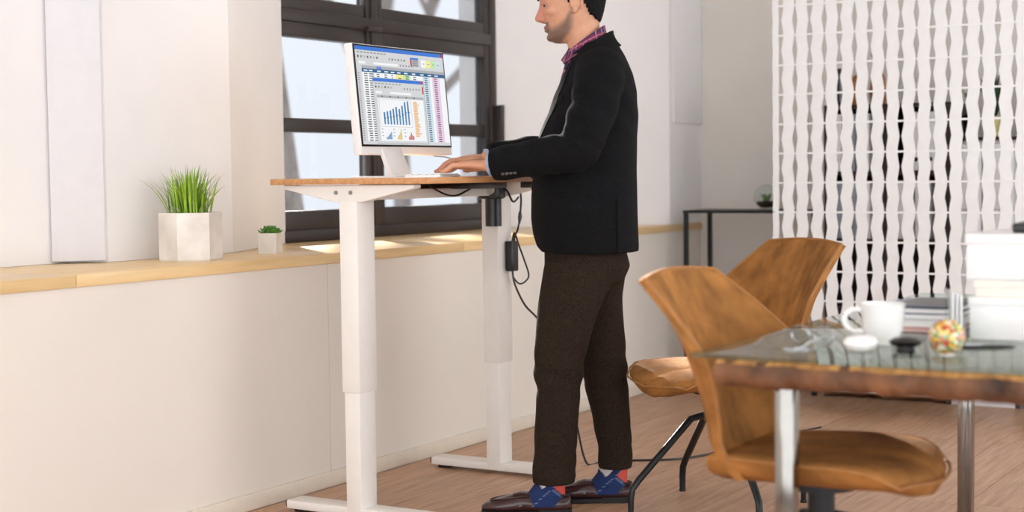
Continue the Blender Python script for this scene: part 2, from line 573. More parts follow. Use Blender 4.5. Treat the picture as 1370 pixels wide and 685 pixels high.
# ================================================================== STANDING DESK
DX0, DX1, DY0, DY1, DZ = 4.03, 5.13, 2.70, 3.345, 1.138
LY = 3.04
desk = thing('standing_desk', 'height-adjustable standing desk with white steel legs and a thin beech top', 'desk', (4.58, LY, 0))
def dl(x, y, z):
    return (x - 4.58, y - LY, z)
def dbox(name, a, b, m, parent=desk, bevel=0.003):
    return box(name, dl(*a), dl(*b), m, parent, bevel=bevel)
dbox('tabletop', (DX0, DY0, DZ - 0.02), (DX1, DY1, DZ), M['desk'], bevel=0.002)
for xa, xb, first in ((4.055, 4.155, True), (4.945, 5.045, False)):
    ym = 0.036
    leg = dbox('leg', (xa, LY - ym, 0.428), (xb, LY + ym, DZ - 0.075), M['white'], bevel=0.004)
    xi = 0.005
    dbox('inner_column', (xa + xi, LY - ym + xi, 0.03), (xb - xi, LY + ym - xi, 0.48), M['white'], leg, bevel=0.004)
    for k in (0.18, 0.82):
        for zz in (0.445,):
            p = dl(xa - 0.001, lerp(LY - ym, LY + ym, k), zz)
            MB().tube([p, (p[0] - 0.001, p[1], p[2])], 0.0035, 8).build('screw', M['white'], leg)
        p = dl(lerp(xa, xb, k), LY - ym, 0.445)
        MB().tube([p, (p[0], p[1] - 0.0015, p[2])], 0.0035, 8).build('screw', M['white'], leg)
    ft = dbox('foot', (xa + 0.008, LY - 0.31, 0.012), (xb - 0.008, LY + 0.29, 0.042), M['white'], bevel=0.005)
    for yy in (LY - 0.27, LY + 0.24):
        dbox('foot_pad', (xa + 0.02, yy - 0.025, 0.0), (xb - 0.02, yy + 0.025, 0.013), M['black'], ft, bevel=0.003)
    dbox('end_cap', (xa + 0.014, LY + 0.289, 0.016), (xb - 0.014, LY + 0.297, 0.038), M['black'], ft, bevel=0.002)
    # side bracket: deep in the middle, tapered to both ends
    pts = [(-0.262, DZ - 0.022), (0.27, DZ - 0.022), (0.27, DZ - 0.034), (0.06, DZ - 0.078), (-0.06, DZ - 0.078), (-0.262, DZ - 0.034)]
    mb = MB()
    n = len(pts)
    x_a, x_b = xa + 0.002 - 4.58, xa + 0.045 - 4.58
    mb.add([(x_a, p[0], p[1]) for p in pts] + [(x_b, p[0], p[1]) for p in pts],
           [tuple(range(n)), tuple(range(2 * n - 1, n - 1, -1))] + [(i, (i + 1) % n, n + (i + 1) % n, n + i) for i in range(n)])
    br = mb.build('side_bracket', M['white'], desk, bevel=0.003)
    for yy in (0.048, -0.012):
        MB().tube([(x_a + 0.001, yy, DZ - 0.047), (x_a - 0.003, yy, DZ - 0.047)], 0.007, 12).build('bolt', M['screw'], br)
    if not first:
        MB().tube([dl(xa - 0.030, LY - 0.036, 0.950), dl(xa - 0.030, LY - 0.036, DZ - 0.03)], 0.031, 18).build('motor', M['black'], desk)
        dbox('gearbox', (xa - 0.065, LY - 0.075, DZ - 0.085), (xa + 0.0, LY + 0.01, DZ - 0.022), M['black'], bevel=0.008)
        MB().tube([dl(xa - 0.085, LY - 0.045, DZ - 0.050), dl(xa - 0.06, LY - 0.045, DZ - 0.050)], 0.019, 16).build('motor_cap', mat('beige_cap', (206, 200, 184), 0.5), desk)
for yy in (LY - 0.028, LY + 0.05):
    dbox('crossbeam', (4.14, yy - 0.014, DZ - 0.073), (4.96, yy + 0.014, DZ - 0.041), M['white'])
dbox('control_box', (4.60, LY - 0.13, DZ - 0.044), (4.86, LY - 0.055, DZ - 0.0205), M['black'])
dbox('cable_tray', (4.30, LY + 0.06, DZ - 0.06), (4.80, LY + 0.12, DZ - 0.0205), M['black'])
dbox('hand_switch', (4.70, DY0 + 0.005, DZ - 0.042), (4.80, DY0 + 0.06, DZ - 0.0205), M['black'])
MB().tube(smoothpath([dl(4.45, LY - 0.06, DZ - 0.03), dl(4.50, LY - 0.09, DZ - 0.06), dl(4.56, LY - 0.1, DZ - 0.066), dl(4.63, LY - 0.1, DZ - 0.05), dl(4.68, LY - 0.1, DZ - 0.035)]), 0.0035, 6).build('cable', M['black'], desk)
MB().tube(smoothpath([dl(4.79, LY - 0.1, DZ - 0.03), dl(4.85, LY - 0.13, DZ - 0.05), dl(4.90, LY - 0.13, DZ - 0.095), dl(4.96, LY - 0.12, DZ - 0.08)]), 0.004, 6).build('cable', M['black'], desk)

# power adapter hung on the leg, with its cords
ad = thing('power_adapter', 'black power adapter hanging with looped cords beside the right desk leg', 'adapter', (5.003, 3.0035, 0.755))
AX = 5.035; AY = 2.985
def al(x, y, z):
    return (x - AX, y - AY, z - 0.70)
box('brick', (-0.012, -0.035, 0.02), (0.034, -0.003, 0.135), M['black'], ad, bevel=0.004)
MB().tube(smoothpath([(0.045, -0.012, 0.352), (0.060, -0.022, 0.345), (0.066, -0.03, 0.30), (0.058, -0.03, 0.235)]), 0.004, 7).build('cord', M['black'], ad)
MB().tube([(0.058, -0.03, 0.245), (0.056, -0.03, 0.225), (0.050, -0.03, 0.20)], [0.006, 0.0085, 0.004], 8).build('plug', M['black'], ad)
MB().tube(smoothpath([(0.050, -0.03, 0.205), (0.036, -0.03, 0.175), (0.014, -0.03, 0.15), (0.012, -0.03, 0.13)]), 0.0035, 7).build('cord', M['black'], ad)
MB().tube(smoothpath([(0.012, -0.02, 0.13), (0.03, -0.02, 0.165), (0.06, -0.02, 0.12), (0.092, -0.025, 0.06), (0.118, -0.03, 0.00), (0.09, -0.03, -0.025), (0.045, -0.03, -0.03), (0.02, -0.02, -0.005), (0.014, -0.02, 0.025)]), 0.0035, 7).build('cord', M['black'], ad)
MB().tube(smoothpath([(0.011, -0.02, 0.03), (0.012, -0.03, -0.03), (0.035, -0.06, -0.11), (0.085, -0.09, -0.17), (0.16, -0.12, -0.28), (0.22, -0.15, -0.45), (0.24, -0.17, -0.6), (0.26, -0.20, -0.745), (0.33, -0.23, -0.7505), (0.40, -0.30, -0.7505), (0.50, -0.45, -0.7505), (0.62, -0.52, -0.7505), (0.85, -0.58, -0.7505), (1.10, -0.62, -0.7505), (1.5, -0.72, -0.7505)]), 0.0042, 7).build('power_cord', M['black'], ad)

# ================================================================== MONITOR
MW, MH = 0.568, 0.352
mon = thing('monitor', 'white desktop monitor on the standing desk showing a spreadsheet and bar chart', 'monitor', (4.525, 3.115, DZ))
tilt = Matrix.Translation((0, 0, 0.082)) @ Matrix.Rotation(math.radians(-5.5), 4, 'X')
def tb(name, a, b, m, parent=mon, bevel=0.002):
    return MB().box(a, b, T=tilt).build(name, m, parent, bevel=bevel)
hs = tb('housing', (-MW / 2, 0.0, 0.0), (MW / 2, 0.034, 0.382), M['whitep'], bevel=0.004)
tb('bezel', (-MW / 2 + 0.004, -0.003, 0.026), (MW / 2 - 0.004, 0.001, 0.379), M['black'], hs, bevel=0.0005)
# display: flat print made of coloured cells
SW, SH = MW - 0.022, 0.340
dm = MB()
E_ = lambda n, c: emis('screen_' + n, c, 0.95)
lay = [0]
def q(s0, t0, s1, t1, m, lv):
    x0, x1 = -SW / 2 + s0 * SW, -SW / 2 + s1 * SW
    z1, z0 = 0.033 + (1 - t0) * SH, 0.033 + (1 - t1) * SH
    yy = -0.0032 - lv * 0.00012
    dm.add([tilt @ Vector((x0, yy, z0)), tilt @ Vector((x1, yy, z0)), tilt @ Vector((x1, yy, z1)), tilt @ Vector((x0, yy, z1))], [(0, 1, 2, 3)], m)
WHT, GRY, BLU, HDR = E_('white', (246, 248, 250)), E_('grey', (214, 216, 218)), E_('blue', (52, 120, 214)), E_('header', (34, 96, 142))
TXT, TXT2, RED, YEL, GRN = E_('text', (84, 84, 88)), E_('text_light', (140, 140, 146)), E_('red', (196, 48, 52)), E_('yellow', (246, 238, 150)), E_('green', (196, 232, 180))
LBL, PNK, ORG, BAR, DGR = E_('lightblue', (206, 226, 238)), E_('pink', (236, 206, 232)), E_('orange', (236, 178, 92)), E_('bar', (62, 128, 184)), E_('dgrey', (176, 178, 182))
q(0, 0, 1, 1, WHT, 0)
q(0, 0, 1, 0.04, BLU, 1)
q(0.968, 0.005, 0.995, 0.035, RED, 2)
q(0, 0.04, 1, 0.205, GRY, 1)
rr = random.Random(3)
for k in range(9):
    q(0.02 + k * 0.036, 0.056, 0.02 + k * 0.036 + 0.024, 0.068, TXT2, 2)
for k in range(7):
    q(0.02 + k * 0.034, 0.095, 0.036 + k * 0.034, 0.118, (TXT, TXT2, DGR)[k % 3], 2)
for k in range(6):
    q(0.36 + k * 0.034, 0.098, 0.373 + k * 0.034, 0.12, (TXT2, TXT)[k % 2], 2)
q(0.03, 0.155, 0.10, 0.178, WHT, 2)
q(0.19, 0.155, 0.46, 0.178, WHT, 2)
for k in range(5):
    q(0.48 + k * 0.033, 0.155, 0.495 + k * 0.033, 0.175, TXT2, 2)
q(0.605, 0.07, 0.70, 0.09, BLU, 2)
q(0.605, 0.09, 0.62, 0.16, RED, 2)
q(0.62, 0.09, 0.70, 0.165, DGR, 2)
for k in range(3):
    q(0.63, 0.10 + k * 0.022, 0.69, 0.111 + k * 0.022, TXT2, 3)
for k, m_ in enumerate((WHT, YEL, GRN, LBL)):
    q(0.73 + k * 0.058, 0.085, 0.785 + k * 0.058, 0.165, m_, 2)
    q(0.75 + k * 0.058, 0.12, 0.768 + k * 0.058, 0.13, TXT2, 3)
q(0, 0.205, 0.055, 0.97, GRY, 1)
q(0.055, 0.195, 1, 0.225, DGR, 2)
q(0.215, 0.195, 0.27, 0.225, BLU, 2)
q(0.055, 0.225, 1, 0.262, HDR, 2)
for s in (0.075, 0.13, 0.22, 0.30, 0.37, 0.44, 0.52, 0.61, 0.71, 0.80, 0.88):
    q(s, 0.238, s + 0.04, 0.25, WHT, 3)
q(0.42, 0.262, 0.505, 0.335, YEL, 1)
q(0.505, 0.262, 0.59, 0.335, GRN, 1)
q(0.735, 0.262, 0.815, 0.97, LBL, 1)
q(0.845, 0.262, 0.935, 0.97, PNK, 1)
nr = 30
for r in range(nr):
    t = 0.268 + r * (0.97 - 0.268) / nr
    q(0.008, t + 0.006, 0.028, t + 0.014, TXT2, 2)
    for s, wd in ((0.07, 0.042), (0.125, 0.055), (0.21, 0.03), (0.29, 0.035), (0.37, 0.02), (0.445, 0.04), (0.53, 0.04), (0.62, 0.035), (0.75, 0.038), (0.865, 0.038)):
        if rr.random() < 0.94:
            q(s + rr.uniform(0, 0.008), t + 0.005, s + wd, t + 0.0155, TXT, 2)
q(0, 0.968, 1, 1.0, GRY, 3)
q(0.40, 0.972, 0.50, 0.996, DGR, 4)
# pop-up chart window
P0, P1, T0, T1 = 0.16, 0.73, 0.315, 0.985
q(P0 - 0.004, T0 - 0.004, P1 + 0.008, T1 + 0.008, DGR, 4)
q(P0, T0, P1, T1, GRY, 5)
q(P0, T0, P1, T0 + 0.035, BLU, 6)
q(P1 - 0.03, T0 + 0.004, P1 - 0.004, T0 + 0.03, RED, 7)
for k in range(8):
    q(P0 + 0.02 + k * 0.038, T0 + 0.05, P0 + 0.043 + k * 0.038, T0 + 0.06, TXT2, 7)
for k in range(6):
    q(P0 + 0.02 + k * 0.034, T0 + 0.08, P0 + 0.036 + k * 0.034, T0 + 0.10, (TXT, TXT2, DGR)[k % 3], 7)
for k in range(6):
    q(P0 + 0.34 + k * 0.034, T0 + 0.085, P0 + 0.353 + k * 0.034, T0 + 0.105, TXT2, 7)
q(P0 + 0.02, T0 + 0.135, P0 + 0.09, T0 + 0.158, WHT, 7)
q(P0 + 0.18, T0 + 0.135, P0 + 0.42, T0 + 0.158, WHT, 7)
q(P1 - 0.018, T0 + 0.06, P1 - 0.004, T0 + 0.14, RED, 7)
q(P0 + 0.03, T0 + 0.175, P1 - 0.012, T0 + 0.20, DGR, 7)
for k in range(5):
    q(P0 + 0.08 + k * 0.09, T0 + 0.18, P0 + 0.095 + k * 0.09, T0 + 0.193, TXT, 8)
q(P0 + 0.035, T0 + 0.205, P1 - 0.018, T1 - 0.025, WHT, 6)
q(P0 + 0.045, T0 + 0.215, P0 + 0.405, T0 + 0.50, DGR, 7)
q(P0 + 0.048, T0 + 0.218, P0 + 0.402, T0 + 0.497, WHT, 8)
for k, hgt in enumerate((0.125, 0.135, 0.145, 0.165, 0.185, 0.165, 0.20, 0.24, 0.25)):
    s = P0 + 0.085 + k * 0.034
    q(s, T0 + 0.475 - hgt, s + 0.017, T0 + 0.475, BAR, 9)
    q(s, T0 + 0.475 - hgt * 0.55, s + 0.024, T0 + 0.475 - hgt * 0.55 + 0.008, HDR, 10)
for k in range(26):
    wd = rr.uniform(0.04, 0.075)
    q(P0 + 0.43, T0 + 0.225 + k * 0.0145, P0 + 0.43 + wd, T0 + 0.235 + k * 0.0145, ORG, 8)
for j, (m_, hs_) in enumerate(((BAR, (0.02, 0.03, 0.045, 0.06, 0.075)), (E_('gold', (226, 190, 40)), (0.03, 0.05, 0.07, 0.11)), (RED, (0.03, 0.045, 0.075, 0.05, 0.04)))):
    for k in range(3):
        q(P0 + 0.05 + j * 0.125, T0 + 0.52 + k * 0.035, P0 + 0.066 + j * 0.125, T0 + 0.528 + k * 0.035, TXT2, 7)
    for k, h_ in enumerate(hs_):
        q(P0 + 0.095 + j * 0.125 + k * 0.013, T0 + 0.63 - h_, P0 + 0.105 + j * 0.125 + k * 0.013, T0 + 0.63, m_, 8)
dm.build('display', None, hs, smooth=False)
# stand: one bent plate, foot forward, neck raked back to the housing
sp = [(-0.085, 0.0), (-0.085, 0.006), (0.06, 0.006), (0.075, 0.02), (0.035, 0.16), (0.042, 0.163), (0.088, 0.018), (0.07, 0.0)]
sp = [(0.135, 0.0), (-0.055, 0.0), (-0.055, 0.006), (-0.04, 0.012), (0.028, 0.16), (0.042, 0.16), (-0.018, 0.016), (-0.005, 0.006), (0.135, 0.006)]
mb = MB()
n = len(sp)
for (xa, xb) in ((-0.165, -0.045),):
    mb.add([(xa, p[0], p[1]) for p in sp] + [(xb, p[0], p[1]) for p in sp], [tuple(range(n)), tuple(range(2 * n - 1, n - 1, -1))] + [(i, (i + 1) % n, n + (i + 1) % n, n + i) for i in range(n)])
mb.build('stand', M['whitep'], mon, bevel=0.0015)

# keyboard, papers, pen, thin cable on the desk
kb = thing('keyboard', 'slim white keyboard under the typing hands', 'keyboard', (4.365, 2.905, DZ), math.radians(24))
box('base', (-0.215, -0.06, 0.0), (0.215, 0.06, 0.008), M['whitep'], kb, bevel=0.003)
kmesh = None
for r in range(5):
    for c in range(15):
        if kmesh is None:
            k0 = box('key', (-0.0115, -0.0095, 0), (0.0115, 0.0095, 0.004), M['whitep'], kb, bevel=0.0015, seg=1)
            kmesh = k0.data
        else:
            k0 = bpy.data.objects.new('key', kmesh)
            COL.objects.link(k0)
            k0.parent = kb
        k0.location = (-0.196 + c * 0.028, -0.046 + r * 0.023, 0.0075)
for k, (x_, y_, rz_, m_, lb) in enumerate(((4.15, 2.79, 0.3, M['paper'], 'white sheet of paper near the front left desk corner'),
                                           (4.155, 3.02, -0.25, M['paper'], 'white sheet of paper beside the monitor stand'),
                                           (4.36, 2.745, 0.12, M['pinkp'], 'pink printed slip at the desk front edge'))):
    sz = (0.105, 0.07) if k < 2 else (0.06, 0.03)
    o = box('paper_sheet', (-sz[0], -sz[1], 0), (sz[0], sz[1], 0.0012 + 0.0006 * k), m_, None, loc=(x_, y_, DZ + 0.0001))
    o.rotation_euler[2] = rz_
    tag(o, lb, 'paper', 'papers on the desk')
tag(MB().tube(smoothpath([(4.60, 3.06, DZ + 0.075), (4.60, 2.99, DZ + 0.066), (4.61, 2.95, DZ + 0.035), (4.62, 2.925, DZ + 0.013)]), 0.0022, 6).build('keyboard_cable', M['grey']), 'thin grey cable looping from monitor to keyboard', 'cable')

# ================================================================== PLANTS ON THE SILL
def blade(mb, base, az, lean, L, wd, m=None, n=6, droop=0.6):
    pts = []
    d = Vector((math.cos(az), math.sin(az), 0))
    side = Vector((-math.sin(az), math.cos(az), 0))
    p = Vector(base)
    ang = lean * 0.35
    for i in range(n + 1):
        t = i / n
        wv = wd * (1 - t) ** 0.7 * (0.6 + 0.8 * min(1, t * 3)) / 1.2 + 0.0002
        pts.append((p.copy(), wv))
        ang += lean * droop / n * (0.4 + 1.6 * t)
        p = p + (d * math.sin(ang) + Vector((0, 0, 1)) * math.cos(ang)) * (L / n)
    vs, fs = [], []
    for p, wv in pts:
        vs += [p - side * wv, p + d * (-0.15 * wv) + Vector((0, 0, -0.2 * wv)), p + side * wv]
    for i in range(n):
        a = i * 3
        fs += [(a, a + 1, a + 4, a + 3), (a + 1, a + 2, a + 5, a + 4)]
    mb.add(vs, fs, m)

gp = thing('potted_grass', 'spiky green grass plant in a white hexagonal stone pot on the sill', 'potted plant', (3.975, 3.655, ZS))
R_ = 0.108
hexo = [(R_ * math.cos(math.radians(a)), R_ * math.sin(math.radians(a))) for a in range(18, 378, 60)]
mb = MB()
rings = []
for rad, z in ((0.97, 0.0), (1.0, 0.006), (1.0, 0.162), (0.985, 0.165), (0.90, 0.165), (0.88, 0.162), (0.87, 0.13)):
    rings.append([(x_ * rad, y_ * rad, z) for x_, y_ in hexo])
mb.loft(rings)
mb.build('pot', M['marble'], gp, smooth=False)
MB().prism([(x_ * 0.875, y_ * 0.875) for x_, y_ in hexo], 0.12, 0.148).build('soil', M['soil'], gp, smooth=False)
mb = MB()
rg = random.Random(5)
for k in range(190):
    a = rg.uniform(0, 2 * PI)
    rr_ = min(0.075, abs(rg.gauss(0, 0.5)) * 0.085)
    lean = rg.uniform(0.05, 1.25) if k % 3 else rg.uniform(0.0, 0.6)
    blade(mb, (rr_ * math.cos(a), rr_ * math.sin(a), 0.147), a + rg.uniform(-0.6, 0.6), lean, rg.uniform(0.11, 0.195), rg.uniform(0.003, 0.005))
tag(mb.build('grass_blades', M['grass'], gp), kind='stuff')

sp_ = thing('potted_succulent', 'small green succulent in a little white cube pot beside the window', 'potted plant', (4.398, 3.655, ZS), 0.35)
mb = MB()
rings = []
for hw, z in ((0.033, 0), (0.0345, 0.004), (0.036, 0.075), (0.035, 0.077), (0.031, 0.077), (0.030, 0.06)):
    rings.append([(-hw, -hw, z), (hw, -hw, z), (hw, hw, z), (-hw, hw, z)])
mb.loft(rings).build('pot', M['marble'], sp_, smooth=False)
box('soil', (-0.030, -0.030, 0.05), (0.030, 0.030, 0.068), M['soil'], sp_)
mb = MB()
for cx_, cy_, sc_ in ((0, 0, 1.0), (0.018, 0.014, 0.7), (-0.02, 0.012, 0.75), (0.008, -0.02, 0.7), (-0.014, -0.016, 0.6)):
    for layer, (ln, el, cnt) in enumerate(((0.040, 0.35, 8), (0.034, 0.8, 7), (0.027, 1.2, 5))):
        for k in range(cnt):
            a = 2 * PI * k / cnt + layer * 0.4 + cx_ * 40
            d = Vector((math.cos(a) * math.cos(el), math.sin(a) * math.cos(el), math.sin(el)))
            b0 = Vector((cx_, cy_, 0.07 + 0.006 * sc_))
            L_ = ln * sc_
            mb.tube([b0, b0 + d * L_ * 0.5, b0 + d * L_ * 0.85 + Vector((0, 0, 0.002)), b0 + d * L_ + Vector((0, 0, 0.004))], [0.003 * sc_, 0.0075 * sc_, 0.006 * sc_, 0.0008], 7, flat=0.55)
tag(mb.build('succulent_leaves', M['succ'], sp_), kind='stuff')

# ================================================================== CHAIRS
def suede_back():
    m = M['suede'].copy()
    m.name = 'tan_suede_channelled'
    nt = m.node_tree
    b = nt.nodes['Principled BSDF']
    tc = [n_ for n_ in nt.nodes if n_.bl_idname == 'ShaderNodeTexCoord'][0]
    wv = nt.nodes.new('ShaderNodeTexWave')
    wv.wave_type = 'BANDS'
    wv.bands_direction = 'Y'
    wv.inputs['Scale'].default_value = 7.0
    wv.inputs['Distortion'].default_value = 0.4
    nt.links.new(tc.outputs['Object'], wv.inputs['Vector'])
    old = [n_ for n_ in nt.nodes if n_.bl_idname == 'ShaderNodeBump'][0]
    bp = nt.nodes.new('ShaderNodeBump')
    bp.inputs['Strength'].default_value = 0.2
    bp.inputs['Distance'].default_value = 0.012
    nt.links.new(wv.outputs['Fac'], bp.inputs['Height'])
    nt.links.new(old.outputs[0], bp.inputs['Normal'])
    nt.links.new(bp.outputs[0], b.inputs['Normal'])
    return m
M['suedeb'] = suede_back()

def back_pt(s, t, off=0.0):
    """backrest surface: s across -1..1, t up 0..1; wings flare at 3/5 height and wrap forward"""
    hw, wrap, = interp([(0, 0.185, 0.05), (0.18, 0.205, 0.06), (0.45, 0.25, 0.10), (0.62, 0.28, 0.125), (0.82, 0.243, 0.075), (1.0, 0.203, 0.025)], t)
    x = -0.215 - 0.02 * t - 0.145 * t ** 1.8 + 0.05 * (max(0, 0.2 - t) / 0.2) ** 2
    z = 0.436 + 0.470 * t
    x += wrap * abs(s) ** 2.0
    z += -0.012 * s * s * t
    return Vector((x - off, s * hw, z))

def seat_pt(s, t):
    """seat: t 0 back .. 1 front, s across"""
    hw = interp([(0, 0.19), (0.2, 0.215), (0.55, 0.25), (0.85, 0.245), (0.97, 0.215), (1.0, 0.19)], t)[0]
    x = -0.225 + 0.515 * t - 0.045 * s * s * t
    z = 0.482 + 0.014 * s * s + 0.006 * math.sin(PI * t) - 0.010 * max(0, abs(s) - 0.8) / 0.2 - 0.040 * max(0, (t - 0.8) / 0.2) ** 2 + 0.006 * t
    z -= 0.012 * math.exp(-(s / 0.06) ** 2) * (1 if 0.3 < t < 0.98 else 0.4)
    return Vector((x, s * hw, z))

def sheet(fn, ns, nt_, thick_fn):
    """closed padded shell from a surface and a thickness vector"""
    top = [[fn(-1 + 2 * i / ns, j / nt_) for i in range(ns + 1)] for j in range(nt_ + 1)]
    bot = [[top[j][i] + thick_fn(-1 + 2 * i / ns, j / nt_) for i in range(ns + 1)] for j in range(nt_ + 1)]
    W = ns + 1
    N = W * (nt_ + 1)
    vs = [p for r in top for p in r] + [p for r in bot for p in r]
    fs = []
    for j in range(nt_):
        for i in range(ns):
            a = j * W + i
            fs.append((a, a + 1, a + W + 1, a + W))
            fs.append((N + a, N + a + W, N + a + W + 1, N + a + 1))
    for i in range(ns):
        a = i
        fs.append((a, N + a, N + a + 1, a + 1))
        a = nt_ * W + i
        fs.append((a, a + 1, N + a + 1, N + a))
    for j in range(nt_):
        a = j * W
        fs.append((a, a + W, N + a + W, N + a))
        a = j * W + ns
        fs.append((a, N + a, N + a + W, a + W))
    return MB().add(vs, fs)

def sub(o, lv=1):
    md = o.modifiers.new('sub', 'SUBSURF')
    md.levels = lv
    md.render_levels = lv
    return o

def make_chair(label, loc, heading, leg_rot):
    t = thing('dining_chair', label, 'chair', loc, heading, 'tan suede bucket chairs')
    b = sheet(back_pt, 28, 28, lambda s, u: Vector((-0.036 + 0.012 * abs(s), 0, -0.004))).build('backrest', M['suedeb'], t, angle=60)
    edge = [back_pt(-1, k / 16) for k in range(1, 17)] + [back_pt(-1 + 2 * k / 12, 1.0) for k in range(1, 12)] + [back_pt(1, 1 - k / 16) for k in range(0, 16)]
    MB().tube([p + Vector((-0.004, 0, 0.001)) for p in edge], 0.0055, 6).build('piping', M['piping'], b)
    s_ = sheet(seat_pt, 16, 14, lambda s, u: Vector((-0.02 * u, -0.03 * s, -0.078 + 0.030 * abs(s) ** 3 + 0.03 * max(0, (u - 0.7) / 0.3) ** 2))).build('seat', M['suede'], t, angle=70)
    sub(s_)
    edge = [seat_pt(-1, k / 14) for k in range(2, 15)] + [seat_pt(-1 + 2 * k / 12, 1.0) for k in range(1, 12)] + [seat_pt(1, 1 - k / 14) for k in range(0, 13)]
    MB().tube([p + Vector((0, 0, -0.003)) for p in edge], 0.0035, 6).build('piping', M['piping'], s_)
    # black swivel underframe
    MB().lathe([(0.001, 0.30), (0.045, 0.30), (0.05, 0.315), (0.032, 0.335), (0.032, 0.39), (0.09, 0.40), (0.09, 0.428), (0.001, 0.428)], 20).build('swivel_hub', M['blackm'], t)
    for k in range(4):
        a = leg_rot + k * PI / 2
        c_, s2 = math.cos(a), math.sin(a)
        path = [(0.03, 0.33), (0.10, 0.315), (0.29, 0.118), (0.312, 0.09), (0.318, 0.055), (0.318, 0.004)]
        lg = MB().tube([(r_ * c_, r_ * s2, z_) for r_, z_ in path], [0.014, 0.014, 0.013, 0.0125, 0.012, 0.011], 10, flat=0.85).build('leg', M['blackm'], t)
        MB().tube([(0.318 * c_, 0.318 * s2, 0.0), (0.318 * c_, 0.318 * s2, 0.008)], 0.0125, 10).build('foot_glide', M['black'], lg)
    return t
make_chair('tan suede bucket chair tucked under the glass table', (3.46, 1.215, 0), -PI / 2, PI / 4)
make_chair('tan suede bucket chair turned toward the standing man, behind the tucked-in one', (4.78, 2.04, 0), math.radians(147), math.radians(350))

# ================================================================== GLASS TABLE AND WHAT STANDS ON IT
TX0, TX1, TY0, TY1, TZ = 3.075, 4.87, 0.10, 1.378, 0.75
tbl = thing('glass_table', 'glass-topped dining table with a live-edge wood slab and chrome legs', 'table', (3.97, 0.74, 0))
box('glass_top', (TX0 - 3.97, TY0 - 0.74, TZ - 0.010), (TX1 - 3.97, TY1 - 0.74, TZ), M['tglass'], tbl, bevel=0.0015)
# slab: wavy live edge
rs = random.Random(11)
nb = 60
def wav(k, ph):
    return 0.007 * math.sin(k * 0.9 + ph) + 0.005 * math.sin(k * 2.3 + ph * 2) + rs.uniform(-0.003, 0.003)
outl = []
x0_, x1_, y0_, y1_ = TX0 - 3.97 + 0.02, TX1 - 3.97 - 0.03, TY0 - 0.74 + 0.03, TY1 - 0.74 - 0.045
for k in range(nb):
    outl.append((x0_ + wav(k, 0), lerp(y1_, y0_, k / nb)))
for k in range(nb):
    outl.append((lerp(x0_, x1_, k / nb), y0_ + wav(k, 1)))
for k in range(nb):
    outl.append((x1_ + wav(k, 2), lerp(y0_, y1_, k / nb)))
for k in range(nb):
    outl.append((lerp(x1_, x0_, k / nb), y1_ + wav(k, 3)))
cx = cy = 0
mb = MB()
rings = []
for z, inset in ((TZ - 0.012, 0.012), (TZ - 0.022, 0.002), (TZ - 0.045, -0.004), (TZ - 0.062, 0.004), (TZ - 0.074, 0.03)):
    ring = []
    for k, (a, b) in enumerate(outl):
        j = 0.004 * math.sin(k * 1.7 + z * 200) + rs.uniform(-0.002, 0.002)
        L_ = math.hypot(a, b)
        ring.append((a * (1 - (inset + j) / L_), b * (1 - (inset + j) / L_), z + rs.uniform(-0.003, 0.001)))
    rings.append(ring)
mb.loft(rings, M['bark'])
mb.mats.append(M['slabtop_lit_edge'])
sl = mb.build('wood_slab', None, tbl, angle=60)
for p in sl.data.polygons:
    if len(p.vertices) > 10 and p.center.z > TZ - 0.03 or p.center.z > TZ - 0.0185:  # top face, plus upper edge ring lightened to paint in a gold-lit rim
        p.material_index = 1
for px, py in ((3.155, 1.185), (4.70, 1.19), (3.155, 0.29), (4.70, 0.29)):
    g = box('leg', (px - 0.021 - 3.97, py - 0.021 - 0.74, 0.012), (px + 0.021 - 3.97, py + 0.021 - 0.74, TZ - 0.07), M['chrome'], tbl, bevel=0.003)
    box('foot_pad', (px - 0.018 - 3.97, py - 0.018 - 0.74, 0.0), (px + 0.018 - 3.97, py + 0.018 - 0.74, 0.0125), M['black'], g)

GZ = TZ + 0.0003
cup = thing('coffee_cup', 'white porcelain coffee cup with a round handle on the glass table', 'cup', (3.42, 1.055, GZ))
MB().lathe([(0.001, 0.012), (0.026, 0.012), (0.028, 0.0), (0.033, 0.0), (0.036, 0.01), (0.046, 0.035), (0.050, 0.088), (0.0525, 0.092), (0.049, 0.092), (0.047, 0.086), (0.043, 0.038), (0.03, 0.017), (0.001, 0.015)], 32).build('bowl', M['porcelain'], cup)
dirx = Vector((-0.35, 0.93, 0)).normalized()
hp = [dirx * a + Vector((0, 0, z)) for a, z in ((0.045, 0.075), (0.066, 0.078), (0.083, 0.064), (0.083, 0.044), (0.066, 0.029), (0.042, 0.028))]
MB().tube(smoothpath(hp, 5), 0.0065, 8).build('handle', M['porcelain'], cup)
sc_ = tag(MB().lathe([(0.001, 0.0), (0.024, 0.0), (0.036, 0.008), (0.040, 0.018), (0.034, 0.030), (0.016, 0.036), (0.001, 0.037)], 28).build('white_pebble', M['porcelain'], None, loc=(3.255, 1.052, GZ)), 'smooth white oval lying in front of the coffee cup', 'pebble')
sc_.scale = (1.0, 0.95, 1.0)
# black puck-shaped device
pk = thing('black_puck', 'flat round black dish on the glass table', 'dish', (3.27, 0.958, GZ))
MB().lathe([(0.001, 0.001), (0.020, 0.0), (0.022, 0.004), (0.019, 0.012), (0.033, 0.019), (0.036, 0.025), (0.024, 0.032), (0.001, 0.035)], 28).build('body', M['black'], pk)
MB().lathe([(0.0198, 0.0115), (0.0212, 0.0125), (0.0198, 0.0138)], 24).build('ring', M['grey'], pk)
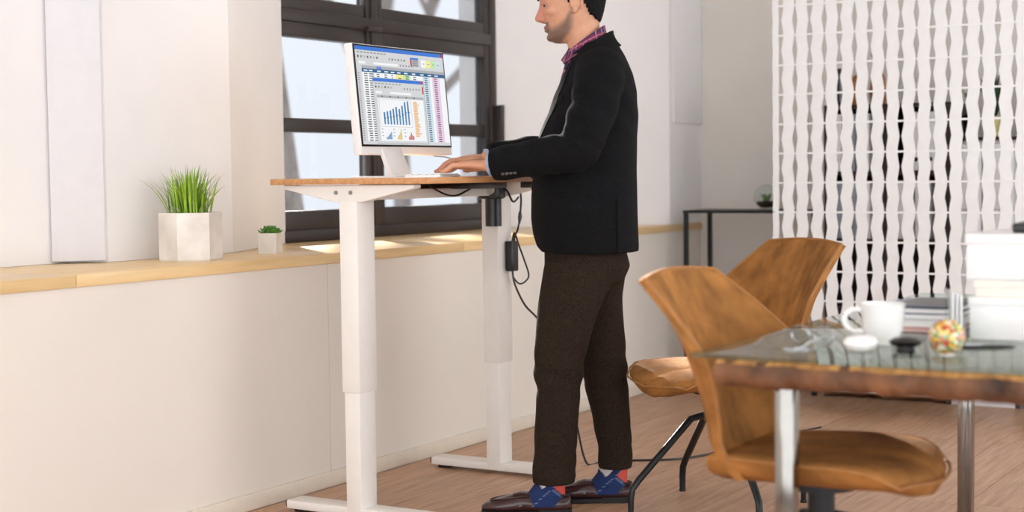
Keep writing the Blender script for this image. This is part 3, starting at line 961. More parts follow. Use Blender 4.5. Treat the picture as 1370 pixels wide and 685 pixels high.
# patterned ball
def ball_mat():
    m = bpy.data.materials.new('speckled_glass')
    m.use_nodes = True
    nt = m.node_tree
    b = nt.nodes['Principled BSDF']
    b.inputs['Roughness'].default_value = 0.08
    b.inputs['Coat Weight'].default_value = 0.6
    tc = nt.nodes.new('ShaderNodeTexCoord')
    vo = nt.nodes.new('ShaderNodeTexVoronoi')
    vo.inputs['Scale'].default_value = 120
    nt.links.new(tc.outputs['Object'], vo.inputs['Vector'])
    r = nt.nodes.new('ShaderNodeValToRGB')
    r.color_ramp.interpolation = 'CONSTANT'
    cols = [(222, 182, 60), (206, 120, 50), (120, 150, 80), (228, 206, 120), (180, 70, 60), (226, 220, 200), (120, 130, 150)]
    while len(r.color_ramp.elements) < len(cols):
        r.color_ramp.elements.new(0.5)
    for i, c in enumerate(cols):
        r.color_ramp.elements[i].position = i / len(cols)
        r.color_ramp.elements[i].color = srgb(c)
    nt.links.new(vo.outputs['Color'], r.inputs[0])
    nt.links.new(r.outputs[0], b.inputs['Base Color'])
    return m
pb = thing('paperweight', 'round yellow and red speckled paperweight ball on the glass table', 'paperweight', (3.265, 0.868, GZ))
MB().ell((0, 0, 0.0385), (0.0385, 0.0385, 0.0385), 28, 18).build('ball', ball_mat(), pb, angle=180)
MB().lathe([(0.001, 0.0), (0.017, 0.0), (0.018, 0.003), (0.012, 0.0045), (0.001, 0.0045)], 20).build('base', M['porcelain'], pb)
# eyeglasses
gl = thing('eyeglasses', 'pair of thin metal eyeglasses lying at the table edge', 'eyeglasses', (3.33, 1.19, GZ), math.radians(70))
for sx in (-1, 1):
    ring = [Vector((sx * 0.034 + 0.026 * math.cos(a), 0.0, 0.022 + 0.020 * math.sin(a))) for a in [2 * PI * k / 20 for k in range(21)]]
    f_ = MB().tube(ring, 0.0017, 6).build('rim', M['silver'], gl)
    MB().tube([(sx * 0.034, -0.0006, 0.022), (sx * 0.034, 0.0006, 0.022)], [0.0245, 0.0245], 20, flat=0.78).build('lens', CLEAR, f_)
    MB().tube([(sx * 0.06, 0, 0.03), (sx * 0.068, 0.01, 0.03), (sx * 0.067, 0.09, 0.018), (sx * 0.064, 0.125, 0.004)], 0.0018, 6).build('temple', M['silver'], gl)
MB().tube([(-0.009, 0, 0.028), (0, 0, 0.031), (0.009, 0, 0.028)], 0.0015, 6).build('bridge', M['silver'], gl)
# keys / silver trinket beside the glasses
kx = thing('key_ring', 'small silver key ring with keys near the eyeglasses', 'keys', (3.22, 1.155, GZ), 0.6)
MB().tube([Vector((0.014 * math.cos(a), 0.014 * math.sin(a), 0.003)) for a in [2 * PI * k / 18 for k in range(19)]], 0.0016, 6).build('ring', M['silver'], kx)
for a_ in (0.3, 1.1, 2.0):
    T_ = Matrix.Rotation(a_, 4, 'Z')
    kk = MB()
    kk.box((0.012, -0.010, 0.001), (0.032, 0.010, 0.0035), T=T_)
    kk.box((0.031, -0.0035, 0.001), (0.060, 0.0035, 0.0032), T=T_)
    kk.build('key', M['silver'], kx, bevel=0.0005, seg=1)
# pen
pn = thing('ballpoint_pen', 'black ballpoint pen lying before the white boxes', 'pen', (3.40, 0.815, GZ + 0.0052), math.radians(-62))
MB().tube([(-0.055, 0, 0), (-0.050, 0, 0), (0.03, 0, 0), (0.05, 0, 0), (0.062, 0, 0)], [0.003, 0.005, 0.005, 0.0035, 0.001], 12).build('barrel', M['black'], pn)
MB().box((-0.05, -0.0015, 0.005), (-0.012, 0.0015, 0.0065)).build('clip', M['silver'], pn, smooth=False)
# books and magazines
stack = [((0.15, 0.105, 0.012), M['cream'], M['pinkp'], 'pink-edged magazine at the bottom of the small pile', 0.02),
         ((0.15, 0.10, 0.016), M['paper'], M['paper'], 'white booklet second from the bottom of the small pile', -0.05),
         ((0.145, 0.098, 0.014), M['binder_g'], M['paper'], 'pale blue-grey booklet below the navy book', 0.06),
         ((0.14, 0.095, 0.014), M['navy'], M['paper'], 'navy book near the top of the small pile', -0.03)]
z = GZ
for (hx, hy, hz_), mc, mp_, lb, rz_ in stack:
    bk = thing('book', lb, 'book', (3.86, 1.075, z), rz_, 'books piled on the glass table')
    c_ = MB()
    c_.box((-hx, -hy, 0), (hx, hy, 0.0015))
    c_.box((-hx, -hy, hz_ - 0.0015), (hx, hy, hz_))
    c_.box((-hx, hy - 0.0015, 0.0015), (hx, hy, hz_ - 0.0015))
    c_.build('cover', mc, bk, smooth=False)
    box('pages', (-hx + 0.003, -hy + 0.003, 0.0015), (hx - 0.003, hy - 0.0016, hz_ - 0.0015), mp_, bk)
    z += hz_ + 0.0002
tg = thing('tablet', 'dark grey tablet lying on the pile of books', 'tablet', (3.85, 1.06, z), -0.05)
box('body', (-0.11, -0.075, 0), (0.11, 0.075, 0.006), M['grey'], tg, bevel=0.002)
box('screen', (-0.10, -0.066, 0.0058), (0.10, 0.066, 0.0065), M['black'], tg)
# white boxes
bx1 = thing('storage_box', 'lower white lidded box of the stack on the glass table', 'box', (3.75, 0.782, GZ), 0.0, 'white boxes stacked on the table')
box('carton', (-0.16, -0.12, 0), (0.16, 0.12, 0.092), M['whitep'], bx1, bevel=0.003)
box('lid', (-0.163, -0.123, 0.080), (0.163, 0.123, 0.098), M['whitep'], bx1, bevel=0.002)
bx2 = thing('storage_box', 'flat cream box between the two white boxes', 'box', (3.75, 0.782, GZ + 0.0982), 0.04, 'white boxes stacked on the table')
box('carton', (-0.15, -0.115, 0), (0.15, 0.115, 0.036), M['cream'], bx2, bevel=0.003)
box('lid', (-0.153, -0.118, 0.022), (0.153, 0.118, 0.040), M['cream'], bx2, bevel=0.002)
bx3 = thing('storage_box', 'topmost white box of the stack, under the black device', 'box', (3.75, 0.787, GZ + 0.1385), -0.02, 'white boxes stacked on the table')
box('carton', (-0.16, -0.12, 0), (0.16, 0.12, 0.100), M['whitep'], bx3, bevel=0.003)
box('lid', (-0.163, -0.123, 0.082), (0.163, 0.123, 0.106), M['whitep'], bx3, bevel=0.002)
dv = thing('black_device', 'black device lying on top of the white boxes', 'device', (3.76, 0.757, GZ + 0.2447), 0.1)
box('body', (-0.09, -0.075, 0), (0.09, 0.075, 0.022), M['black'], dv, bevel=0.005)
box('panel', (-0.07, -0.055, 0.0215), (0.07, 0.055, 0.0235), M['grey'], dv)
# clear brochure holder
bh = thing('brochure_holder', 'clear stand holding white leaflets beside the stacked boxes', 'holder', (3.55, 0.925, GZ), math.radians(20))
pl = MB()
pl.box((-0.05, -0.02, 0), (0.05, 0.02, 0.003))
pl.box((-0.05, 0.017, 0.003), (0.05, 0.02, 0.12))
pl.box((-0.05, -0.02, 0.003), (0.05, -0.017, 0.05))
pl.build('holder', CLEAR, bh, smooth=False)
for k in range(3):
    box('leaflet', (-0.045, -0.012 + k * 0.009, 0.0035), (0.045, -0.008 + k * 0.009, 0.108 + 0.004 * k), M['paper'], bh)

# ================================================================== HANGING PARTITION
PX = 6.90
pt = thing('room_divider', 'white hanging room divider of wavy panel strips with diamond gaps', 'room divider', (PX, 2.0, 0))
YG0, PITCHY, ROWH, ZROW = 2.619, 0.0717, 0.1386, 1.641
WSTR, SHIFT = 0.0528, 0.0098
def module(sign, wid=WSTR, nm='panel', par=None, sh=SHIFT):
    # two folded halves meeting in a crease that stands slightly proud
    prof = [(0.0, -0.5), (0.12, -0.47), (0.5, 0.5), (0.88, -0.47), (1.0, -0.5)]
    fr_, bk_ = [], []
    for tz, a in prof:
        zz = tz * ROWH * 0.985
        dx = -0.004 * (1 - abs(2 * tz - 1))
        for sd in (-1, 1):
            fr_.append((dx, sign * sh * a + sd * wid / 2, zz))
            bk_.append((dx + 0.0022, sign * sh * a + sd * wid / 2, zz))
    n = len(fr_)
    vs = fr_ + bk_
    fs = []
    for k in range(len(prof) - 1):
        a = 2 * k
        fs += [(a, a + 1, a + 3, a + 2), (n + a, n + a + 2, n + a + 3, n + a + 1), (a, a + 2, n + a + 2, n + a), (a + 1, n + a + 1, n + a + 3, a + 3)]
    fs += [(0, n, n + 1, 1), (n - 2, n - 1, 2 * n - 1, 2 * n - 2)]
    return vs, fs
mods = {}
rest = MB()
row_lo, row_hi = -9, 2          # rows in view get modules of their own
rows_all = range(-12, 9)
for k in range(0, 19):
    yc = YG0 + PITCHY / 2 - k * PITCHY - 2.0
    wid = WSTR
    if k == 0:
        wid = 0.030
        yc -= 0.012
    sign = 1 if k % 2 else -1
    if k == 0:
        sign = -1
    strip = None
    for r in rows_all:
        z0 = ZROW + r * ROWH
        if z0 < 0.02 or z0 > ZC - ROWH:
            continue
        if row_lo <= r <= row_hi and k <= 17:
            key = (sign, wid)
            if key not in mods:
                vs, fs = module(sign, wid, sh=SHIFT if k else 0.004)
                o = MB().add(vs, fs).build('panel', M['partition'], pt, angle=20)
                mods[key] = o.data
            else:
                o = bpy.data.objects.new('panel', mods[key])
                COL.objects.link(o)
                o.parent = pt
            o.location = (0, yc, z0)
        else:
            vs, fs = module(sign, wid)
            rest.add([(v[0], v[1] + yc, v[2] + z0) for v in vs], fs)
tag(rest.build('outer_panels', M['partition'], pt, angle=20), kind='stuff')
rod = None
for r in rows_all:
    z0 = ZROW + r * ROWH
    if z0 < 0.02 or z0 > ZC - 0.05:
        continue
    if rod is None:
        rod = box('cross_rod', (0.001, -0.75, -0.0045), (0.006, YG0 + 0.03 - 2.0, 0.0045), M['partition'], pt)
        o = rod
    else:
        o = bpy.data.objects.new('cross_rod', rod.data)
        COL.objects.link(o)
        o.parent = pt
    o.location = (0, 0, z0 - 0.001)
box('ceiling_rail', (-0.012, -0.75, ZC - 0.03), (0.016, YG0 + 0.05 - 2.0, ZC), M['white'], pt)

# ================================================================== CONSOLE TABLE AND GLASS BALL
cs = thing('console_table', 'slim black metal console table against the far wall', 'table', (7.59, 2.99, 0))
box('top', (-0.17, -0.36, 0.925), (0.17, 0.375, 0.94), M['blackm'], cs, bevel=0.002)
for sx in (-1, 1):
    for sy in (-0.345, 0.36):
        box('leg', (sx * 0.157 - 0.011, sy - 0.011, 0), (sx * 0.157 + 0.011, sy + 0.011, 0.9255), M['blackm'], cs, bevel=0.001)
box('foot_rail', (-0.146, 0.352, 0.03), (0.146, 0.368, 0.045), M['blackm'], cs)
gb = thing('glass_terrarium', 'round glass terrarium with a small green plant on the console', 'terrarium', (7.60, 2.965, 0.9401))
MB().ell((0, 0, 0.066), (0.066, 0.066, 0.066), 28, 18).build('globe', CLEAR, gb, angle=180)
MB().lathe([(0.001, 0.008), (0.03, 0.012), (0.050, 0.028), (0.050, 0.042), (0.001, 0.046)], 20).build('soil', M['soil'], gb)
mb = MB()
for k in range(16):
    blade(mb, (0.012 * math.cos(k), 0.012 * math.sin(k * 1.7), 0.044), k * 2.4, 1.0, 0.050, 0.009, n=4)
tag(mb.build('plant', M['leafgreen'], gb), kind='stuff')

# ================================================================== SHELVES BEHIND THE DIVIDER
SXA, SXB = 7.42, 7.78
bc = thing('bookcase', 'dark brown open bookcase behind the white divider', 'bookcase', (7.60, 2.27, 0))
yA, yB = 0.30, -0.29
for zz in (0.04, 0.44, 0.78, 1.115, 1.445):
    box('shelf', (-0.17, yB, zz), (0.17, yA, zz + 0.02), M['cabinet_dark'], bc)
for yy in (yB - 0.02, -0.005, yA):
    box('side_panel', (-0.175, yy, 0.0), (0.175, yy + 0.02, 1.465), M['cabinet_dark'], bc)
box('back_panel', (0.17, yB, 0.0), (0.178, yA, 1.465), M['cabinet_dark'], bc)
def binder(y0, z0, wd, hgt, m, lb, dp=0.26):
    t = thing('binder', lb, 'binder', (7.44, y0, z0 + 0.0005), 0, 'binders on the bookcase shelves')
    box('spine', (0, -wd / 2, 0), (dp, wd / 2, hgt), m, t, bevel=0.004)
    MB().tube([(-0.0005, 0, 0.055), (-0.0035, 0, 0.055)], 0.011, 12).build('finger_ring', M['black'], t)
for y0, wd, m_, lb in ((2.535, 0.058, 'binder_w', 'white binder leftmost on the upper bookcase shelf'), (2.465, 0.06, 'binder_g', 'grey-blue binder second from the left on the upper bookcase shelf'),
                       (2.395, 0.06, 'binder_w', 'white binder third from the left on the upper bookcase shelf'), (2.13, 0.06, 'binder_w', 'white binder in the right upper bookcase cell'), (2.06, 0.06, 'binder_w', 'white binder at the right end of the upper bookcase shelf')):
    binder(y0, 1.135, wd, 0.285, M[m_], lb)
for y0, wd, m_, lb in ((2.53, 0.06, 'binder_g', 'grey-blue binder leftmost on the middle bookcase shelf'), (2.46, 0.06, 'binder_g', 'grey-blue binder second on the middle bookcase shelf'), (2.39, 0.06, 'binder_w', 'white binder third on the middle bookcase shelf'),
                       (2.19, 0.07, 'binder_w', 'white binder left in the middle right cell'), (2.10, 0.07, 'binder_w', 'white binder right in the middle right cell')):
    binder(y0, 0.80, wd, 0.285, M[m_], lb)
# vases and a boxed thing on the bookcase
def potted(name, lb, loc, prof, m, leafm, nl, lh, lw, spread):
    t = thing(name, lb, 'potted plant', loc)
    MB().lathe(prof, 20).build('pot', m, t)
    mb = MB()
    g = random.Random(hash(lb) % 1000 if False else len(lb))
    zt = prof[-1][1]
    for k in range(nl):
        blade(mb, (g.uniform(-0.01, 0.01), g.uniform(-0.01, 0.01), zt), g.uniform(0, 2 * PI), g.uniform(0.1, spread), g.uniform(0.6, 1.0) * lh, lw, n=5)
    tag(mb.build('leaves', leafm, t), kind='stuff')
vp = [(0.001, 0.0), (0.035, 0.0), (0.045, 0.06), (0.035, 0.12), (0.022, 0.15), (0.001, 0.15)]
potted('vase_plant', 'orange glazed vase with a sprig, left of two on the bookcase', (7.56, 2.46, 1.4655), vp, M['terracotta'], M['leafdark'], 5, 0.08, 0.008, 0.3)
potted('vase_plant', 'orange glazed vase with green leaves, right of two on the bookcase', (7.56, 2.355, 1.4655), [(r_, z_ * 1.1) for r_, z_ in vp], M['terracotta'], M['leafgreen'], 10, 0.12, 0.011, 0.6)
pf = thing('picture_frame', 'small black framed picture standing on the bookcase', 'picture frame', (7.55, 2.53, 1.4655))
box('frame', (0, -0.035, 0), (0.02, 0.035, 0.19), M['black'], pf, bevel=0.002)
box('print', (-0.001, -0.02, 0.02), (0.0005, 0.02, 0.165), M['grey'], pf)
# white cupboard with knobs
cb = thing('cupboard', 'white two-door cupboard behind the right part of the divider', 'cupboard', (7.60, 1.81, 0))
box('carcass', (-0.16, -0.155, 0), (0.17, 0.145, 1.275), M['binder_w'], cb, bevel=0.002)
box('top', (-0.185, -0.16, 1.275), (0.175, 0.15, 1.292), M['cabinet_dark'], cb)
for (za, zb) in ((0.05, 0.42), (0.44, 0.93), (0.95, 1.26)):
    for sy in (-1, 1):
        ya, yb = (0.002, 0.140) if sy > 0 else (-0.150, -0.006)
        d_ = box('door', (-0.178, ya, za), (-0.16, yb, zb), M['binder_w'], cb, bevel=0.002)
        MB().ell((-0.187, 0.025 if sy > 0 else -0.03, lerp(za, zb, 0.42)), (0.011, 0.011, 0.011), 12, 8).build('knob', M['black'], d_)
potted('potted_shrub', 'dark leafy plant in a pale yellow pot on the white cupboard', (7.56, 1.79, 1.2922), [(0.001, 0), (0.032, 0), (0.042, 0.09), (0.042, 0.10), (0.001, 0.10)], M['olive'], M['leafdark'], 46, 0.22, 0.016, 0.9)
potted('potted_fern', 'dark green plant in a black pot left on the white cupboard', (7.57, 1.90, 1.2922), [(0.001, 0), (0.030, 0), (0.036, 0.11), (0.001, 0.11)], M['black'], M['leafdark'], 18, 0.18, 0.012, 0.7)
# grey tall unit further right
gu = thing('filing_cabinet', 'dark grey filing cabinet right of the white cupboard', 'cabinet', (7.60, 1.38, 0))
box('carcass', (-0.17, -0.28, 0), (0.17, 0.25, 1.30), M['grey'], gu, bevel=0.003)
for k in range(4):
    d_ = box('drawer', (-0.185, -0.27, 0.04 + k * 0.315), (-0.17, 0.24, 0.04 + k * 0.315 + 0.30), mat('dark_grey_steel', (84, 86, 92), 0.45, noise=0.03), gu, bevel=0.002)
    MB().tube([(-0.20, -0.06, 0.27 + k * 0.315), (-0.20, 0.04, 0.27 + k * 0.315)], 0.006, 8).build('handle', M['silver'], d_)
potted('potted_shrub', 'tall green plant in a dark pot on the filing cabinet', (7.56, 1.585, 1.3003), [(0.001, 0), (0.032, 0), (0.042, 0.12), (0.001, 0.12)], M['black'], M['leafgreen'], 34, 0.26, 0.014, 0.7)
for k, (y0, m_, h_, lb) in enumerate(((1.50, 'redb', 0.20, 'brick red book upright on the filing cabinet'), (1.455, 'cream', 0.22, 'cream book upright beside the brick red one'), (1.415, 'navy', 0.21, 'navy book upright on the filing cabinet'))):
    t = thing('book', lb, 'book', (7.46, y0, 1.3003), 0, 'books on the filing cabinet')
    box('cover', (0, -0.018, 0), (0.16, 0.018, h_), M[m_], t, bevel=0.002)
    box('pages', (0.004, -0.014, h_ - 0.001), (0.158, 0.014, h_ + 0.0008), M['paper'], t)

# ================================================================== BARE TREES OUTSIDE
def tree(loc, hgt, seed, lb):
    g = random.Random(seed)
    t = thing('bare_tree', lb, 'tree', loc, 0, 'bare trees outside the window')
    tr = MB()
    br = MB()
    def grow(mb, p, d, L, r, lv):
        pts, rad = [p.copy()], [r]
        q_ = p.copy()
        for k in range(4):
            d = (d + Vector((g.uniform(-.22, .22), g.uniform(-.22, .22), g.uniform(-.05, .16)))).normalized()
            q_ = q_ + d * L / 4
            pts.append(q_.copy())
            rad.append(r * (1 - 0.14 * (k + 1)))
            if lv < 4 and k >= 1:
                for _ in range(2 if lv < 3 else 1):
                    nd = (d + Vector((g.uniform(-1, 1), g.uniform(-1, 1), g.uniform(-.1, .7))) * 0.9).normalized()
                    grow(br, q_, nd, L * g.uniform(.45, .65), r * 0.5, lv + 1)
        mb.tube(pts, rad, 5)
    grow(tr, Vector((0, 0, 0)), Vector((0, 0, 1)), hgt, hgt * 0.022, 0)
    tr.build('trunk', M['treebark'], t)
    tag(br.build('branches', M['treebark'], t), kind='stuff')
tree((11.6, 8.9, -3.0), 7.5, 3, 'pale bare tree outside, behind the left window sash')
tree((20.0, 13.2, -3.0), 9.0, 8, 'pale bare tree outside, behind the right window sash')
tree((30, 22.6, -3.0), 12.0, 15, 'distant pale bare tree outside, between the other two')

# ================================================================== THE MAN
# local frame: +x where he faces, +y his left side, z up; origin on the floor between his feet
man = thing('person', 'man in charcoal blazer, plaid shirt and brown trousers typing at the standing desk', 'person', (4.583, 2.472, 0), math.radians(118))

def oval(cx_, cy_, z_, rx, ry, n=32, p=2.0, tiltx=0.0):
    out = []
    for k in range(n):
        a = 2 * PI * k / n
        c, s = math.cos(a), math.sin(a)
        c = math.copysign(abs(c) ** (2 / p), c)
        s = math.copysign(abs(s) ** (2 / p), s)
        out.append(Vector((cx_ + rx * c, cy_ + ry * s, z_ + tiltx * rx * c)))
    return out

HEAD = [(1.584, .064, .010, .020), (1.590, .078, .000, .030), (1.600, .086, -.022, .041), (1.615, .0885, -.050, .052), (1.630, .089, -.066, .057), (1.645, .093, -.076, .061),
        (1.660, .099, -.084, .065), (1.680, .105, -.090, .069), (1.700, .109, -.095, .072), (1.720, .1155, -.099, .0735), (1.738, .120, -.102, .075), (1.755, .120, -.104, .0765),
        (1.775, .114, -.103, .0765), (1.795, .096, -.096, .073), (1.815, .074, -.080, .062), (1.830, .045, -.055, .043), (1.838, .012, -.025, .020)]
def head_rings(off=0.0, n=36):
    out = []
    for z_, f, b, hw in HEAD:
        c = (f + b) / 2
        zc = z_ + off * (z_ - 1.70) / 0.14
        out.append(oval(c, 0, zc, (f - b) / 2 + off, hw + off, n, 2.25))
    return out

body = MB()
body.loft(head_rings())
# nose, brow, lips, chin
body.loft([oval((.09 + xt) / 2, 0, z_, (xt - .09) / 2, hw, 20) for z_, xt, hw in ((1.651, .106, .008), (1.6555, .122, .0115), (1.660, .1315, .0145), (1.6665, .1335, .0140), (1.676, .1310, .0120), (1.689, .1245, .0105), (1.704, .1185, .0095), (1.722, .1165, .009))])
for sy in (-1, 1):
    body.ell((.112, sy * .0115, 1.6625), (.010, .007, .0065), 10, 8)
    body.ell((.106, sy * .030, 1.738), (.012, .022, .008), 12, 8)            # brow ridge
    body.ell((.074, sy * .046, 1.688), (.022, .018, .018), 12, 8)            # cheekbone
    # ear: rim, inner plate, lobe
    er = [Vector((-.004 + .019 * math.cos(a) + .006 * math.sin(a) - .004, sy * (.079 + .006 * (1 - math.cos(a)) * .5), 1.712 + .031 * math.sin(a))) for a in [math.radians(d_) for d_ in range(-70, 250, 20)]]
    body.tube(er, .0042, 8)
    body.ell((-.006, sy * .0765, 1.710), (.016, .0045, .027), 12, 8)
    body.ell((-.001, sy * .078, 1.684), (.009, .005, .010), 10, 8)
    body.ell((.010, sy * .0755, 1.707), (.006, .005, .010), 10, 8)
body.ell((.0945, 0, 1.6375), (.0095, .020, .0055), 12, 8)
body.ell((.0925, 0, 1.6255), (.0095, .018, .0055), 12, 8)
body.ell((.080, 0, 1.603), (.014, .020, .014), 12, 8)
# neck and trunk
body.loft([oval(-.055, 0, 1.46, .075, .10), oval(-.048, 0, 1.53, .066, .068), oval(-.036, 0, 1.575, .059, .059), oval(-.026, 0, 1.62, .060, .056), oval(-.026, 0, 1.67, .058, .054)])
body.loft([oval(-.03, 0, .88, .11, .15), oval(-.03, 0, 1.0, .11, .155), oval(-.04, 0, 1.15, .11, .15), oval(-.06, 0, 1.3, .11, .165), oval(-.07, 0, 1.42, .095, .17), oval(-.065, 0, 1.50, .07, .12)])
# arms
WL, WR = Vector((.288, .192, 1.172)), Vector((.325, -.175, 1.198))
ELL, ELR = Vector((-.012, .262, 1.222)), Vector((.000, -.255, 1.235))
SHL, SHR = Vector((-.078, .175, 1.475)), Vector((-.078, -.175, 1.475))
for sh, el, wr in ((SHL, ELL, WL), (SHR, ELR, WR)):
    body.tube([sh, sh.lerp(el, .5), el, el.lerp(wr, .4), el.lerp(wr, .8), wr], [.055, .050, .042, .040, .031, .027], 16)
# legs
LEGS = {1: [(.06, .100, .095), (.12, .088, .095), (.30, .074, .097), (.42, .066, .098), (.52, .062, .098), (.62, .045, .098), (.74, .015, .095), (.86, -.02, .085)],
        -1: [(.06, -.115, -.105), (.12, -.125, -.105), (.30, -.114, -.103), (.42, -.098, -.102), (.52, -.085, -.100), (.62, -.068, -.098), (.74, -.048, -.095), (.86, -.03, -.085)]}
for sd in (1, -1):
    body.loft([oval(a, b, z_, r_, r_, 20) for (z_, a, b), r_ in zip(LEGS[sd], (.036, .036, .048, .050, .055, .062, .075, .085))])
    a0 = LEGS[sd][0][1]
    body.tube([(a0 - .02, LEGS[sd][0][2], .052), (a0 + .05, LEGS[sd][0][2], .042), (a0 + .15, LEGS[sd][0][2], .032)], [.030, .024, .016], 14)

def hand(wr, fwd, thumb_side, droop, curl, tipz):
    f = fwd.normalized()
    lat = Vector((-f.y, f.x, 0)).normalized() * thumb_side          # towards the thumb
    dn = Vector((0, 0, -1))
    def P(u, l, h):
        return wr + f * u + lat * l + Vector((0, 0, h))
    # palm
    rings = []
    for u, hw, ht, h in ((-.02, .026, .019, 0), (.0, .026, .018, .001), (.025, .033, .017, .004), (.055, .040, .0155, .006), (.082, .0425, .0135, .006), (.098, .041, .011, .003)):
        c = P(u, 0, h + droop * u)
        rings.append([c + lat * (hw * math.cos(a)) + Vector((0, 0, ht * math.sin(a))) for a in [2 * PI * k / 16 for k in range(16)]])
    body.loft(rings)
    for l, L, cv, out in ((.0315, .074, 1.0, .10), (.0105, .083, 1.05, .03), (-.0105, .077, 1.1, -.04), (-.0305, .060, 1.15, -.12)):
        p = P(.080, l, .006 + droop * .08)
        d0 = (f + lat * out).normalized()
        pts = [p]
        ang = -0.02
        segs = (0.028, L * .42, L * .32, L * .26)
        bend = (0.02, 0.42 * curl * cv, 0.30 * curl * cv, 0.15 * curl * cv)
        for sg, bn in zip(segs, bend):
            ang += bn
            p = p + d0 * (sg * math.cos(ang)) + dn * (sg * math.sin(ang))
            if p.z < tipz:
                p.z = tipz
            pts.append(p.copy())
        body.tube(pts, [.0098, .0095, .0086, .0078, .0062], 12)
        body.ell(tuple(pts[-1]), (.0064, .0064, .0064), 10, 8)
        body.ell(tuple(pts[1]), (.0102, .0102, .0096), 10, 8)
    # thumb leaves the side of the palm near its base
    t0 = P(.018, .018, .0)
    tp = [t0, P(.045, .042, -.004), P(.072, .056, -.008), P(.096, .060, -.012)]
    for p_ in tp:
        p_.z = max(p_.z + droop * .03, tipz)
    body.tube(tp, [.013, .0125, .0105, .0075], 12)
    body.ell(tuple(tp[-1]), (.0078, .0078, .0074), 10, 8)
hand(WL, Vector((.97, -.22, 0)), -1, -.02, 1.25, DZ + .0195)
hand(WR, Vector((.97, .22, 0)), 1, -.10, 1.0, DZ + .0195)

skinm = attr_mat('skin', 0.5, bump=0.12, bscale=260, sss=0.12)
bo = remeshed(body, 'body', skinm, man, 0.0032, 5, 0.5)
def mixc(a, b, t):
    t = max(0.0, min(1.0, t))
    return tuple(lerp(p, q_, t) for p, q_ in zip(a, b))
def skin(v):
    base = (208, 152, 120)
    if v.z < 1.54:
        if v.z < 1.3 and v.x > .25:
            return mixc((214, 156, 122), (206, 132, 106), (v.x - .42) / .08)
        return base
    x, y_, z_ = v.x, abs(v.y), v.z
    c = base
    if x > .085:
        c = mixc(c, (206, 138, 116), (x - .085) / .03)          # ruddier nose
    # stubble: along the jaw, chin and upper lip
    top = interp([(-.01, 1.715), (.012, 1.700), (.03, 1.668), (.055, 1.648), (.075, 1.640), (.090, 1.654), (.12, 1.654)], x)[0]
    if x > -.004 and z_ < top and not (x > .108):
        t = min(1.0, (top - z_) / .024) * min(1.0, (x + .004) / .024)
        low = interp([(0, 1.622), (.03, 1.592), (.055, 1.560)], x)[0]
        t *= max(0.0, min(1.0, (z_ - low) / .02))
        c = mixc(c, (92, 72, 62), 0.74 * t)
    if x > .096 and 1.620 < z_ < 1.641 and y_ < .022:
        c = mixc(c, (178, 112, 100), .55)
    if x > .086 and y_ < .034 and 1.640 < z_ < 1.653 and x < .108:
        c = mixc(c, (92, 70, 60), .6)
    return c
paint(bo, skin)
# eyes, brows
for sy in (-1, 1):
    ey = MB().ell((.0890, sy * .0375, 1.7075), (.0125, .0122, .0095), 16, 12).build('eye', mat('eye_white', (168, 150, 142), 0.3), man)
    MB().ell((.0985, sy * .0435, 1.7072), (.0042, .0045, .0050), 12, 8).build('iris', mat('dark_iris', (42, 30, 24), 0.15), ey)
    MB().tube(smoothpath([(.108, sy * .024, 1.7140), (.1045, sy * .040, 1.7150), (.090, sy * .0505, 1.7105)], 5), .0040, 8).build('eyelid', skinm, ey)
    MB().tube(smoothpath([(.121, sy * .014, 1.730), (.1175, sy * .031, 1.733), (.1015, sy * .0525, 1.7295)], 5), [.003] + [.0042] * 9 + [.002], 8, flat=0.7).build('eyebrow', M['hair'], man)
    e_l = man.children[-1]
for o in COL.objects:
    if o.name.startswith('eyelid'):
        ca = o.data.color_attributes.new('Col', 'FLOAT_COLOR', 'POINT')
        ca.data.foreach_set('color', list(srgb((196, 140, 112))) * len(o.data.vertices))

# hair: cap over the crown, short down to the nape, sideburn before the ear
hr = MB()
n_ = 72
rings_in = [(z_, f, b, hw) for z_, f, b, hw in HEAD]
zs_ = [1.640 + k * (1.8385 - 1.640) / 44 for k in range(45)]
def hpt(z_, a, off):
    f, b, hw = interp(HEAD, z_)
    c_ = (f + b) / 2
    ca_, sa_ = math.cos(a), math.sin(a)
    ca2 = math.copysign(abs(ca_) ** (2 / 2.25), ca_)
    sa2 = math.copysign(abs(sa_) ** (2 / 2.25), sa_)
    return Vector((c_ + ((f - b) / 2 + off) * ca2, (hw + off) * sa2, z_ + off * 1.2 * max(0, (z_ - 1.76) / .08)))
def hairy(p):
    x, z_ = p.x, p.z
    if z_ > 1.815:
        return True
    if x > .075:
        return z_ > 1.80 - (x - .1) * 0.3
    lim = interp([(-.13, 1.648), (-.085, 1.652), (-.055, 1.675), (-.036, 1.715), (-.02, 1.748), (-.004, 1.738), (.006, 1.712), (.016, 1.712), (.022, 1.735), (.045, 1.752), (.062, 1.772), (.09, 1.795)], x)[0]
    return z_ > lim
vid = {}
def hv(j, k):
    k %= n_
    if (j, k) not in vid:
        o_ = 0.0075 + 0.003 * math.sin(k * 2.1 + j * 0.7) * 0.4
        vid[(j, k)] = len(hr.v)
        hr.v.append(hpt(zs_[j], 2 * PI * k / n_, o_))
    return vid[(j, k)]
for j in range(44):
    for k in range(n_):
        ctr = hpt((zs_[j] + zs_[j + 1]) / 2, 2 * PI * (k + .5) / n_, .004)
        if hairy(ctr):
            hr.f.append((hv(j, k), hv(j, k + 1), hv(j + 1, k + 1), hv(j + 1, k)))
            hr.mi.append(0)
hr.f.append(tuple(hv(44, k) for k in range(n_)))
hr.mi.append(0)
ho = hr.build('hair', M['hair'], man, angle=180)
sm = ho.modifiers.new('solid', 'SOLIDIFY')
sm.thickness = 0.009
sm.offset = -1

